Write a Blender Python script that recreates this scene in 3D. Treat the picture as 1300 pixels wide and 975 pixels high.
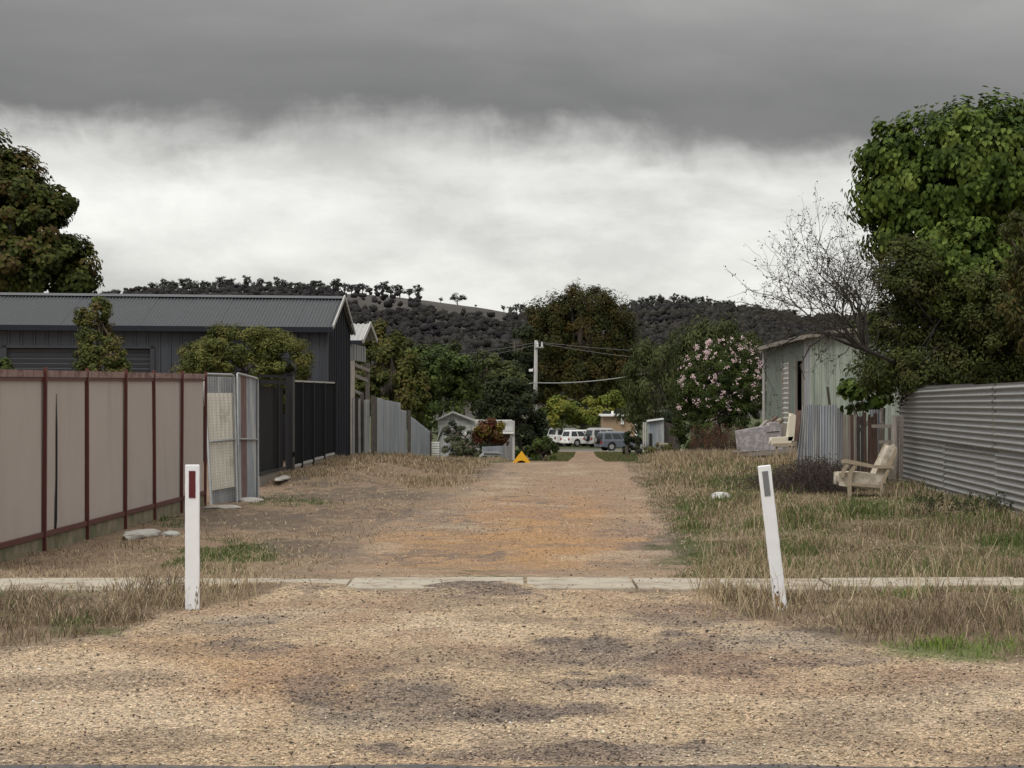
import bpy, math, random
import numpy as np
R = math.radians
for o in list(bpy.data.objects): bpy.data.objects.remove(o)
S = bpy.context.scene
COL = S.collection
# ------------------------------------------------------------------ camera, sky, sun, exposure
F = 2890.0; CAM = 1.42; HY = 500.0
cam = bpy.data.cameras.new("camera"); co = bpy.data.objects.new("camera", cam); COL.objects.link(co)
cam.sensor_width = 36; cam.lens = 36*F/1300; cam.clip_start = .1; cam.clip_end = 9000
co.location = (0, 0, CAM); co.rotation_euler = (math.pi/2 + math.atan((HY-487.5)/F), 0, 0)
S.camera = co
S.render.resolution_x = 1024; S.render.resolution_y = 768
S.view_settings.view_transform = 'Standard'; S.view_settings.look = 'None'
S.view_settings.exposure = 0.0; S.view_settings.gamma = 1.0
SUN_EL, SUN_AZ = R(48), R(205)          # azimuth from +Y clockwise: behind the camera, a little left
sl = bpy.data.lights.new("sun", 'SUN'); sl.energy = 1.25; sl.angle = R(24); sl.color = (1, .965, .9)
so = bpy.data.objects.new("sun", sl); COL.objects.link(so)
so.rotation_euler = (math.pi/2 - SUN_EL, 0, math.pi - SUN_AZ)
so.location = (0, -20, 60)
W_ = bpy.data.worlds.new("World"); S.world = W_; W_.use_nodes = True

class NT:
    """tiny node-tree helper"""
    def __init__(s, nt): s.nt = nt; s.nt.nodes.clear()
    def n(s, t, **k):
        x = s.nt.nodes.new(t)
        for a, v in k.items(): setattr(x, a, v)
        return x
    def l(s, a, b): s.nt.links.new(a, b)
    def put(s, sock, v):
        if v is None: return
        if isinstance(v, bpy.types.NodeSocket): s.l(v, sock)
        else: sock.default_value = v
    def m(s, op, a, b=None, c=None, clamp=False):
        x = s.n('ShaderNodeMath', operation=op, use_clamp=clamp)
        for i, v in enumerate((a, b, c)): s.put(x.inputs[i], v)
        return x.outputs[0]
    def mix(s, f, a, b, mode='MIX'):
        x = s.n('ShaderNodeMix', data_type='RGBA', blend_type=mode)
        s.put(x.inputs[0], f)
        for i, v in ((6, a), (7, b)):
            if not isinstance(v, bpy.types.NodeSocket) and len(v) == 3: v = (*v, 1)
            s.put(x.inputs[i], v)
        return x.outputs[2]
    def ramp(s, f, pts, interp='LINEAR'):
        x = s.n('ShaderNodeValToRGB'); x.color_ramp.interpolation = interp
        e = x.color_ramp.elements
        while len(e) < len(pts): e.new(.5)
        for el, (p, c) in zip(e, pts):
            el.position = p; el.color = (*c, 1) if hasattr(c, '__len__') else (c, c, c, 1)
        s.put(x.inputs[0], f); return x.outputs[0]
    def noise(s, vec, sc, det=4, rough=.55, dist=0):
        x = s.n('ShaderNodeTexNoise'); x.inputs['Scale'].default_value = sc
        x.inputs['Detail'].default_value = det; x.inputs['Roughness'].default_value = rough
        x.inputs['Distortion'].default_value = dist
        if vec is not None: s.l(vec, x.inputs['Vector'])
        return x.outputs['Fac']
    def mapping(s, vec, scale=(1, 1, 1), loc=(0, 0, 0), rot=(0, 0, 0)):
        x = s.n('ShaderNodeMapping'); x.inputs['Scale'].default_value = scale
        x.inputs['Location'].default_value = loc; x.inputs['Rotation'].default_value = rot
        s.l(vec, x.inputs['Vector']); return x.outputs[0]

w = NT(W_.node_tree)
tc = w.n('ShaderNodeTexCoord').outputs['Generated']
sep = w.n('ShaderNodeSeparateXYZ'); w.l(tc, sep.inputs[0])
dx, dy, dz = sep.outputs
v1 = w.mapping(tc, (1, 1, 3.2))
nA = w.noise(v1, 5.0, 7, .55, .3)
nB = w.noise(w.mapping(tc, (1, 1, 1.7), (3, 1, 7)), 13.0, 9, .58, .35)
nC = w.noise(w.mapping(tc, (1, 1, 5), (9, 4, 2)), 2.6, 4, .5)
# height of a direction, wobbling with the cloud edge; the deck hangs lower to the right
e1 = w.m('ADD', dz, w.m('MULTIPLY', w.m('SUBTRACT', nA, .5), .075))
e1 = w.m('ADD', e1, w.m('MULTIPLY', w.m('SUBTRACT', nB, .5), .034))
nD = w.noise(w.mapping(tc, (1, 1, .8), (1, 8, 3)), 42.0, 6, .62, .5)
e1 = w.m('ADD', e1, w.m('MULTIPLY', w.m('SUBTRACT', nD, .5), .016))
e1 = w.m('ADD', e1, w.m('MULTIPLY', w.m('MAXIMUM', w.m('SUBTRACT', dx, .03), 0.0), .09, clamp=True))
deck = w.n('ShaderNodeMapRange', interpolation_type='SMOOTHSTEP')
w.l(e1, deck.inputs[0]); deck.inputs[1].default_value = .099; deck.inputs[2].default_value = .126
deck = deck.outputs[0]
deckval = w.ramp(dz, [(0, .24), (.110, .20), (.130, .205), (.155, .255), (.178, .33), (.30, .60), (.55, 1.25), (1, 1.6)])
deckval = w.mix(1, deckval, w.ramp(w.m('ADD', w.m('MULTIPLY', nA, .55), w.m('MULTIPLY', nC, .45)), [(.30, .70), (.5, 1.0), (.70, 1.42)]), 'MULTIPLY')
rightlift = w.m('MULTIPLY', w.m('MAXIMUM', w.m('SUBTRACT', dx, .10), 0.0), 1.6, clamp=True)
rightlift = w.m('MULTIPLY', rightlift, w.m('MULTIPLY', w.m('SUBTRACT', dz, .11), 12, clamp=True))
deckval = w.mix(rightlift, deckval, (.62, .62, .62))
low = w.ramp(w.m('ADD', w.m('MULTIPLY', nB, .5), w.m('MULTIPLY', nA, .5)), [(.34, .66), (.45, .80), (.54, .92), (.66, 1.06)])
low = w.mix(1, low, (1.0, .995, .955), 'MULTIPLY')
low = w.mix(1, low, w.ramp(w.noise(w.mapping(tc, (1, 1, 2.6), (4, 2, 6)), 9.0, 6, .6, .2), [(.34, .80), (.5, .97), (.66, 1.07)]), 'MULTIPLY')
hz = w.ramp(dz, [(0, .84), (.05, .93), (.085, 1.0), (.115, .90)])
low = w.mix(1, low, hz, 'MULTIPLY')
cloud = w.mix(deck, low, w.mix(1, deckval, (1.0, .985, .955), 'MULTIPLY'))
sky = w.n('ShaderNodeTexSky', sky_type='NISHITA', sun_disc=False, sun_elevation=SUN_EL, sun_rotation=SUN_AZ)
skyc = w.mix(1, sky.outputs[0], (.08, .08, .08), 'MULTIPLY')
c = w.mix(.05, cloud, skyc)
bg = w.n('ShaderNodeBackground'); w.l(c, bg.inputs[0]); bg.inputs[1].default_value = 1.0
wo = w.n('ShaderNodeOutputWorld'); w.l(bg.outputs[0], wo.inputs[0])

# ------------------------------------------------------------------ numpy helpers
rng = np.random.default_rng(7)
def hash2(ix, iy, s=0):
    h = (ix.astype(np.int64)*374761393 + iy.astype(np.int64)*668265263 + s*974711) & 0xffffffff
    h = ((h ^ (h >> 13))*1274126177) & 0xffffffff
    return ((h ^ (h >> 16)) & 0xffffff)/float(0xffffff)
def vnoise(x, y, s=0):
    ix = np.floor(x); iy = np.floor(y); fx = x-ix; fy = y-iy
    fx = fx*fx*(3-2*fx); fy = fy*fy*(3-2*fy)
    a = hash2(ix, iy, s); b = hash2(ix+1, iy, s); c_ = hash2(ix, iy+1, s); d = hash2(ix+1, iy+1, s)
    return (a*(1-fx)+b*fx)*(1-fy) + (c_*(1-fx)+d*fx)*fy
def fbm(x, y, oct=4, s=0):
    x = np.asarray(x, float); y = np.asarray(y, float); t = 0; a = .5; n = 0
    for i in range(oct):
        t = t + a*vnoise(x*2**i + 17*i, y*2**i - 9*i, s+i); n += a; a *= .5
    return t/n
def sst(a, b, x):
    t = np.clip((x-a)/(b-a), 0, 1); return t*t*(3-2*t)

# ground profile along the view, metres
GY = [-60, 14, 17.6, 22, 28, 57, 62, 80, 110, 150, 200, 240, 300, 3500]
GZ = [0, 0, -.01, -.27, -.30, -.31, -.42, -1.02, -1.74, -2.72, -3.63, -4.02, -4.1, -4.1]
def gbase(Y): return np.interp(Y, GY, GZ)
def off_of(X, Y): return X - .0311*Y
def wpx(X, Y): return 650 + X*F/np.maximum(Y, 1)
PATH0, PATH1 = 16.5, 17.45
def ground(X, Y):
    X = np.asarray(X, float); Y = np.asarray(Y, float)
    z = gbase(Y); off = off_of(X, Y)
    near = sst(60, 45, Y)*sst(4, 9, Y)
    z = z + near*.018*(fbm(X*2.2, Y*2.2, 3, 3)-.5)
    # small rise along the dark fence on the left, and under the right hand verge
    z = z + .20*sst(-3.3, -4.6, off)*sst(40, 44.5, Y)*sst(62, 55, Y)
    z = z + .08*sst(1.6, 3.0, off)*sst(19, 26, Y)*sst(62, 52, Y)
    # spoil of gravel that laps over the footpath
    z = z + (.03+.05*fbm(X*5, Y*5, 3, 91))*np.exp(-((X+.27)/.38)**2-((Y-16.62)/.42)**2) + .05*np.exp(-((X+1.72)/.55)**2-((Y-16.6)/.42)**2) + .03*(fbm(X*3, Y*6, 3, 92)-.42)*sst(.5, .1, np.abs(Y-16.5))*sst(2.5, 1.8, np.abs(X+.3))
    z = z - .02*sst(.4, .0, np.abs(Y-16.97)-.35)*sst(.9, 1.2, np.abs(X+.27))*sst(.8, 1.1, np.abs(X+1.6))
    z = z + .05*sst(-3.3, -4.4, X)*sst(12.4, 13.5, Y)*sst(16.4, 15.8, Y)
    return z
_Yt = np.geomspace(6.5, 57, 900); _pyt = HY + (CAM-gbase(_Yt))*F/_Yt
def Y_of_py(py): return np.interp(py, _pyt[::-1], _Yt[::-1])
def W(px, py, Y): return ((px-650)*Y/F, Y, CAM-(py-HY)*Y/F)
def lane(off, Y, z): return (off+.0311*Y, Y, z)

# front edge of the grassed verges (world X -> Y)
VX = [-30, -6, -2.84, -2.42, -2.08, -1.73, -1.5, -1.45]
VY = [11.6, 12.0, 12.63, 13.45, 14.66, 16.1, 17.4, 19]
VX2 = [1.34, 1.38, 1.44, 1.66, 2.05, 2.6, 6, 30]
VY2 = [19, 16.6, 14.66, 13.68, 12.75, 11.9, 11.3, 11.0]
def verge_front(X, Y):
    wob = (fbm(X*1.7, Y*1.7, 3, 11)-.5)
    l = (Y - np.interp(X, VX, VY) + wob*1.3)*(X < -1.45)
    r = (Y - np.interp(X, VX2, VY2) + wob*1.3)*(X > 1.34)
    m = np.where(X < 0, sst(-.1, .5, l)*(X < -1.45), sst(-.1, .5, r)*(X > 1.34))
    return m*(Y < PATH0+.05)
LP = [560, 572, 588, 600, 620, 640, 660, 680, 700, 720, 740]
LL = [725, 705, 640, 625, 596, 560, 505, 475, 445, 420, 398]
LR = [745, 765, 795, 802, 815, 826, 840, 852, 862, 870, 874]
def pxpy(X, Y):
    Y = np.maximum(Y, 3.); return 650+X*F/Y, HY+(CAM-gbase(Y))*F/Y
def ell(px, py, c):
    cx, cy, rx, ry = c
    return np.clip(1.25-((px-cx)/rx)**2-((py-cy)/ry)**2, 0, 1)
GREEN = [(300, 702, 90, 14), (255, 712, 60, 12), (370, 636, 42, 6), (620, 729, 52, 2.6), (880, 700, 42, 22), (870, 650, 30, 18), (1110, 648, 50, 12), (640, 668, 1, 1),
         (40, 756, 90, 4), (1290, 700, 60, 8), (205, 662, 25, 5), (120, 800, 60, 7), (1010, 700, 50, 14), (960, 620, 60, 10)]
LIME = [(1215, 825, 115, 13), (1290, 760, 60, 7), (1120, 752, 80, 4)]
DARK = [(810, 826, 190, 24), (820, 832, 120, 16), (1000, 838, 130, 12), (480, 890, 140, 40), (640, 905, 150, 14), (720, 955, 240, 12), (340, 820, 50, 6), (380, 690, 90, 6), (350, 668, 90, 5), (540, 708, 120, 4), (830, 690, 40, 20), (690, 640, 40, 5), (560, 660, 60, 5), (800, 713, 95, 3.5), (405, 700, 60, 8), (440, 628, 135, 10), (620, 752, 90, 8), (470, 652, 120, 6),
        (900, 850, 90, 12), (760, 865, 60, 10), (330, 790, 60, 7), (390, 748, 60, 5), (1010, 812, 120, 10), (300, 660, 120, 14), (870, 780, 60, 18), (600, 600, 60, 5)]
ORANGE = [(650, 694, 205, 32), (700, 650, 110, 22), (250, 835, 170, 30), (330, 880, 140, 45), (960, 830, 40, 10)]
PALE = [(570, 795, 140, 22), (120, 850, 160, 26), (1130, 905, 190, 30), (860, 880, 150, 25), (150, 900, 200, 40), (700, 930, 160, 20), (1240, 880, 120, 30)]
def masks(X, Y):
    px, py = pxpy(X, Y)
    n1 = fbm(X*1.3, Y*.9, 4, 21); n2 = fbm(X*4, Y*2.2, 3, 31)
    wig = (n1-.5)*60*np.clip(20/np.maximum(Y, 5), .3, 1) + (n2-.5)*22*np.clip(20/np.maximum(Y, 5), .2, 1)
    l = np.interp(py, LP, LL)+wig*1.7; r = np.interp(py, LP, LR)+wig*.8
    soft = np.interp(py, [570, 740], [4, 45])
    inl = sst(-soft*2.4, soft*1.6, px-l)*sst(-soft*.5, soft*.5, r-px)
    vf = verge_front(X, Y)
    gravel = np.where(Y < PATH1, 1-vf, inl)
    gravel = np.where(Y > 200, 0, gravel)
    gx = px+(n1-.5)*60; gy = py+(n2-.5)*10
    n3 = fbm(X*9, Y*5, 3, 35); gx = px+(n1-.5)*130+(n2-.5)*60; gy = py+(n2-.5)*26+(n3-.5)*12
    def acc(L, brk=0):
        t = 0*px
        for c_ in L: t = np.maximum(t, ell(gx, gy, c_))
        if brk: t = np.clip(t*1.2*sst(.22, .56, n3*.6+n2*.4+.12*t), 0, 1)
        return t*((Y > 7) & (Y < 60))
    return dict(px=px, py=py, vf=vf, gravel=gravel, green=acc(GREEN), lime=acc(LIME), dark=acc(DARK, 1), orange=acc(ORANGE), pale=acc(PALE), n1=n1, n2=n2)
def mixc(a, b, t): return a + (np.asarray(b)-a)*t[:, None]
def ground_color(X, Y):
    m = masks(X, Y); n = len(X); off = off_of(X, Y)
    c_ = np.tile(np.array([.215, .155, .105]), (n, 1))                    # thatch and soil
    c_ = mixc(c_, (.27, .205, .135), sst(.4, .65, m['n1']))
    c_ = mixc(c_, (.10, .075, .055), sst(.55, .75, m['n2'])*.6)
    rightv = sst(1.5, 3, off)*(Y > PATH1)
    c_ = mixc(c_, (.17, .13, .08), rightv*.7)
    leftd = sst(-1.5, -2.4, off)*(Y > PATH1)*(Y < 58)
    c_ = mixc(c_, (.29, .205, .14), leftd*.6)
    far = (Y > 57)*1.0
    c_ = mixc(c_, (.065, .082, .035), far*.9)
    c_ = mixc(c_, (.23, .14, .085), far*sst(22, 10, np.abs(m['px']-737))*(Y < 190)*.9)
    g = np.tile(np.array([.51, .39, .265]), (n, 1))
    g = mixc(g, (.33, .235, .165), sst(17.3, 18, Y)*.75)
    g = mixc(g, (.48, .285, .135), m['orange']*np.where(Y > 17.4, .8, .4))
    g = mixc(g, (.24, .155, .10), sst(56, 60, Y)*1.0)
    g = mixc(g, (.60, .475, .34), m['pale']*.75)
    g = mixc(g, (.175, .145, .13), np.clip(m['dark']*(.62+.7*sst(.4, .65, m['n2'])), 0, .85))
    g = mixc(g, (.27, .205, .155), sst(.48, .66, fbm(X*2.1, Y*1.6, 5, 77))*.55)
    g = mixc(g, (.36, .24, .165), sst(.5, .68, fbm(X*.9, Y*.6, 4, 78))*.5)
    g = mixc(g, (.52, .43, .32), sst(.58, .75, fbm(X*1.4, Y*.9, 5, 79))*.5)
    g = mixc(g, (.20, .16, .14), sst(.25, .0, np.abs(m['gravel']-.5))*.6*(Y > 9))
    c_ = mixc(c_, (.11, .09, .075), m['dark']*.7*(Y < 58))
    c_ = c_ + (g-c_)*m['gravel'][:, None]
    c_ = mixc(c_, (.06, .085, .025), m['green']*.7)
    c_ = mixc(c_, (.10, .15, .035), m['lime']*.7)
    edge = sst(.35, 0, np.abs(Y-(PATH0+PATH1)/2)-.45)*(np.abs(X) < 3)
    c_ = mixc(c_, (.20, .165, .135), edge*.35*sst(.4, .6, m['n2']))
    return c_, m

# ------------------------------------------------------------------ object helpers
MATS = {}
def attr_mat(name, rough=.7, transl=0.0, attr='col', bump=None, spec=.3):
    m = bpy.data.materials.new(name); m.use_nodes = True; t = NT(m.node_tree)
    a = t.n('ShaderNodeAttribute', attribute_name=attr)
    p = t.n('ShaderNodeBsdfPrincipled'); p.inputs['Roughness'].default_value = rough
    p.inputs['Specular IOR Level'].default_value = spec
    colr = a.outputs['Color']
    if bump:
        tcn = t.n('ShaderNodeTexCoord').outputs['Object']
        n = t.noise(tcn, bump[0], 5, .65)
        colr = t.mix(1, colr, t.ramp(n, [(.3, bump[2]), (.7, 2-bump[2])]), 'MULTIPLY')
        b = t.n('ShaderNodeBump'); b.inputs['Strength'].default_value = bump[1]; b.inputs['Distance'].default_value = .02
        t.l(n, b.inputs['Height']); t.l(b.outputs[0], p.inputs['Normal'])
    t.l(colr, p.inputs['Base Color'])
    out = t.n('ShaderNodeOutputMaterial')
    if transl:
        tr = t.n('ShaderNodeBsdfTranslucent'); t.l(colr, tr.inputs['Color'])
        mx = t.n('ShaderNodeMixShader'); mx.inputs[0].default_value = transl
        t.l(p.outputs[0], mx.inputs[1]); t.l(tr.outputs[0], mx.inputs[2]); t.l(mx.outputs[0], out.inputs[0])
    else: t.l(p.outputs[0], out.inputs[0])
    return m
def surf(name, colr, rough=.6, metal=0.0, var=.15, scale=3.0, stretch=(1, 1, 1), stain=None, stainth=(.55, .75), bump=0, bscale=40, spec=.4, sscale=2.0, sstretch=(1, 1, 1)):
    """painted / weathered surface: base colour, broad tonal variation, shaped stains, fine relief"""
    m = bpy.data.materials.new(name); m.use_nodes = True; t = NT(m.node_tree)
    geo = t.n('ShaderNodeNewGeometry').outputs['Position']
    n = t.noise(t.mapping(geo, stretch), scale, 5, .6)
    cc = t.mix(1, (*colr, 1), t.ramp(n, [(.25, 1-var), (.75, 1+var)]), 'MULTIPLY')
    if stain:
        s = t.noise(t.mapping(geo, sstretch, (5, 3, 1)), sscale, 6, .65, .4)
        cc = t.mix(t.ramp(s, [(stainth[0], 0), (stainth[1], 1)]), cc, (*stain, 1))
    p = t.n('ShaderNodeBsdfPrincipled'); t.l(cc, p.inputs['Base Color'])
    p.inputs['Roughness'].default_value = rough; p.inputs['Metallic'].default_value = metal
    p.inputs['Specular IOR Level'].default_value = spec
    if bump:
        b = t.n('ShaderNodeBump'); b.inputs['Strength'].default_value = bump; b.inputs['Distance'].default_value = .01
        t.l(t.noise(geo, bscale, 4, .6), b.inputs['Height']); t.l(b.outputs[0], p.inputs['Normal'])
    out = t.n('ShaderNodeOutputMaterial'); t.l(p.outputs[0], out.inputs[0])
    return m
def np_mesh(name, V, Fc, col=None, mat=None, smooth=False):
    V = np.asarray(V, np.float32); Fc = np.asarray(Fc, np.int32)
    me = bpy.data.meshes.new(name); k = Fc.shape[1]
    me.vertices.add(len(V)); me.vertices.foreach_set('co', V.ravel())
    me.loops.add(Fc.size); me.loops.foreach_set('vertex_index', Fc.ravel())
    me.polygons.add(len(Fc)); me.polygons.foreach_set('loop_start', np.arange(0, Fc.size, k, dtype=np.int32))
    me.polygons.foreach_set('loop_total', np.full(len(Fc), k, np.int32))
    if smooth: me.polygons.foreach_set('use_smooth', np.ones(len(Fc), bool))
    me.update(calc_edges=True)
    if col is not None:
        a = me.attributes.new('col', 'FLOAT_COLOR', 'POINT')
        c4 = np.ones((len(V), 4), np.float32); c4[:, :3] = col
        a.data.foreach_set('color', c4.ravel())
    if mat: me.materials.append(mat)
    return me
def wloc(o):
    v = [0, 0, 0]
    while o:
        for i in range(3): v[i] += o.location[i]
        o = o.parent
    return v
def link(name, me, parent=None, loc=(0, 0, 0), **props):
    o = bpy.data.objects.new(name, me); COL.objects.link(o)
    o.location = loc
    if parent: o.parent = parent
    for k, v in props.items():
        if v: o[k] = v
    return o
def thing(name, label, cat, loc, group=None):
    return link(name, None, None, loc, label=label, category=cat, group=group)
class MB:
    def __init__(s): s.v = []; s.f = []
    def add(s, vs, fs):
        b = len(s.v); s.v += [tuple(p) for p in vs]; s.f += [tuple(i+b for i in q) for q in fs]; return s
    def box(s, x0, x1, y0, y1, z0, z1):
        return s.add([(x, y, z) for z in (z0, z1) for y in (y0, y1) for x in (x0, x1)],
                     [(0, 2, 3, 1), (4, 5, 7, 6), (0, 1, 5, 4), (2, 6, 7, 3), (0, 4, 6, 2), (1, 3, 7, 5)])
    def beam(s, a, b, wd, th, up=(0, 0, 1)):
        """box section from a to b; wd across, th along 'up'"""
        a = np.array(a, float); b = np.array(b, float); d = (b-a)/np.linalg.norm(b-a)
        up = np.array(up, float)
        if abs(d@up) > .95: up = np.array([0, 1., 0])
        sd = np.cross(d, up); sd /= np.linalg.norm(sd); u = np.cross(sd, d)
        P = [p+sd*i*wd/2+u*j*th/2 for p in (a, b) for j in (-1, 1) for i in (-1, 1)]
        return s.add(P, [(0, 1, 3, 2), (4, 6, 7, 5), (0, 4, 5, 1), (2, 3, 7, 6), (0, 2, 6, 4), (1, 5, 7, 3)])
    def tube(s, pts, r, n=6, cap=True):
        pts = [np.array(p, float) for p in pts]; rr = r if hasattr(r, '__len__') else [r]*len(pts)
        b = len(s.v); ref = np.array([.31, .2, .93])
        for i, p in enumerate(pts):
            d = pts[min(i+1, len(pts)-1)]-pts[max(i-1, 0)]; d /= (np.linalg.norm(d)+1e-9)
            u = np.cross(d, ref); u /= (np.linalg.norm(u)+1e-9); v = np.cross(d, u)
            for k in range(n):
                a = 2*math.pi*k/n; s.v.append(tuple(p+(u*math.cos(a)+v*math.sin(a))*rr[i]))
        for i in range(len(pts)-1):
            for k in range(n):
                k2 = (k+1) % n; s.f.append((b+i*n+k, b+i*n+k2, b+(i+1)*n+k2, b+(i+1)*n+k))
        if cap:
            s.f.append(tuple(b+k for k in range(n))[::-1]); e = b+(len(pts)-1)*n
            s.f.append(tuple(e+k for k in range(n)))
        return s
    def prism(s, poly, d0, d1, tf):
        """poly of 2D points extruded from d0 to d1; tf(u,v,d)->xyz"""
        n = len(poly); P = [tf(u, v, d) for d in (d0, d1) for u, v in poly]
        return s.add(P, [tuple(range(n))[::-1], tuple(range(n, 2*n))]+[(i, (i+1) % n, n+(i+1) % n, n+i) for i in range(n)])
    def build(s, name, mat, parent=None, smooth=False, bevel=0, **props):
        me = bpy.data.meshes.new(name); off = np.array(wloc(parent)) if parent else np.zeros(3)
        if not parent:
            A = np.array(s.v); off = np.array([A[:, 0].mean(), A[:, 1].mean(), A[:, 2].min()])
        me.from_pydata([tuple(np.array(p)-off) for p in s.v], [], s.f); me.materials.append(mat)
        if smooth: me.polygons.foreach_set('use_smooth', [True]*len(me.polygons))
        me.update()
        o = link(name, me, parent, (0, 0, 0) if parent else tuple(off), **props)
        if bevel:
            b = o.modifiers.new('bevel', 'BEVEL'); b.width = bevel; b.segments = 2; b.limit_method = 'ANGLE'
        return o
def patch(P, n, amp, kind='sin', per=6, nrm=None, along='u', thick=0):
    """corrugated sheet between four corners P00,P10,P11,P01; ribs repeat along u (or v)"""
    P00, P10, P11, P01 = [np.array(p, float) for p in P]
    N = np.cross(P10-P00, P01-P00); N /= np.linalg.norm(N)
    if nrm is not None and N@np.array(nrm) < 0: N = -N
    if kind == 'sin': ts = np.linspace(0, 1, n*per+1); h = np.sin(ts*n*2*math.pi)*amp
    else:
        ts = []; h = []
        for i in range(n):
            for a, q in ((0, 0), (.38, 0), (.44, 1), (.56, 1), (.62, 0)): ts.append((i+a)/n); h.append(q*amp)
        ts.append(1); h.append(0); ts = np.array(ts); h = np.array(h)
    v = []; f = []
    for t, q in zip(ts, h):
        if along == 'u': a = P00+(P10-P00)*t; b = P01+(P11-P01)*t
        else: a = P00+(P01-P00)*t; b = P10+(P11-P10)*t
        v += [a+N*q, b+N*q]
    for i in range(len(ts)-1): f.append((2*i, 2*i+2, 2*i+3, 2*i+1))
    m = MB(); m.add(v, f); return m
def sheets(P, total_n, per_sheet, amp, kind, name, mat, parent, nrm, along='u', per=6, jit=0.0, seed=1, **props):
    """a surface of several overlapping sheets, each an object"""
    P00, P10, P11, P01 = [np.array(p, float) for p in P]; k = max(1, round(total_n/per_sheet)); rr = random.Random(seed)
    for i in range(k):
        a, b = i/k, (i+1)/k
        q = np.array(nrm, float)*(.004*(i % 2) + rr.uniform(0, jit)) + np.array([0, 0, rr.uniform(-jit, jit)])
        patch((P00+(P10-P00)*a+q, P00+(P10-P00)*b+q, P01+(P11-P01)*b+q, P01+(P11-P01)*a+q), per_sheet, amp, kind, per, nrm, along).build(name, mat, parent, **props)

# ------------------------------------------------------------------ materials
def ground_mat():
    m = bpy.data.materials.new('ground_surface'); m.use_nodes = True; t = NT(m.node_tree)
    geo = t.n('ShaderNodeNewGeometry').outputs['Position']
    a = t.n('ShaderNodeAttribute', attribute_name='col').outputs['Color']
    g = t.n('ShaderNodeAttribute', attribute_name='grav').outputs['Fac']
    vo = t.n('ShaderNodeTexVoronoi'); vo.inputs['Scale'].default_value = 62; t.l(geo, vo.inputs['Vector'])
    vo2 = t.n('ShaderNodeTexVoronoi'); vo2.inputs['Scale'].default_value = 120; t.l(geo, vo2.inputs['Vector'])
    sp = t.n('ShaderNodeSeparateColor'); t.l(vo.outputs['Color'], sp.inputs[0])
    sp2 = t.n('ShaderNodeSeparateColor'); t.l(vo2.outputs['Color'], sp2.inputs[0])
    f1 = t.ramp(sp.outputs[0], [(0, (.32, .32, .34)), (.14, (.60, .59, .60)), (.35, (.88, .86, .84)), (.75, (1.12, 1.1, 1.06)), (1, (1.4, 1.36, 1.32))])
    f2 = t.ramp(sp2.outputs[1], [(0, .45), (.5, 1.0), (1, 1.45)])
    st = t.mix(1, f1, f2, 'MULTIPLY')
    st = t.mix(t.m('MULTIPLY', g, .95), (1, 1, 1), st)
    n = t.noise(geo, 9, 6, .7); n3 = t.noise(geo, 45, 5, .7)
    cc = t.mix(1, a, st, 'MULTIPLY')
    cc = t.mix(1, cc, t.ramp(n, [(.3, .78), (.7, 1.2)]), 'MULTIPLY')
    cc = t.mix(1, cc, t.ramp(n3, [(.3, .7), (.7, 1.25)]), 'MULTIPLY')
    p = t.n('ShaderNodeBsdfPrincipled'); p.inputs['Roughness'].default_value = .93; p.inputs['Specular IOR Level'].default_value = .15
    t.l(cc, p.inputs['Base Color'])
    hgt = t.m('ADD', t.m('MULTIPLY', vo.outputs['Distance'], -1.2), t.m('MULTIPLY', n3, 1.0))
    b = t.n('ShaderNodeBump'); b.inputs['Strength'].default_value = .7; b.inputs['Distance'].default_value = .02
    t.l(hgt, b.inputs['Height']); t.l(b.outputs[0], p.inputs['Normal'])
    o = t.n('ShaderNodeOutputMaterial'); t.l(p.outputs[0], o.inputs[0]); return m
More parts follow.
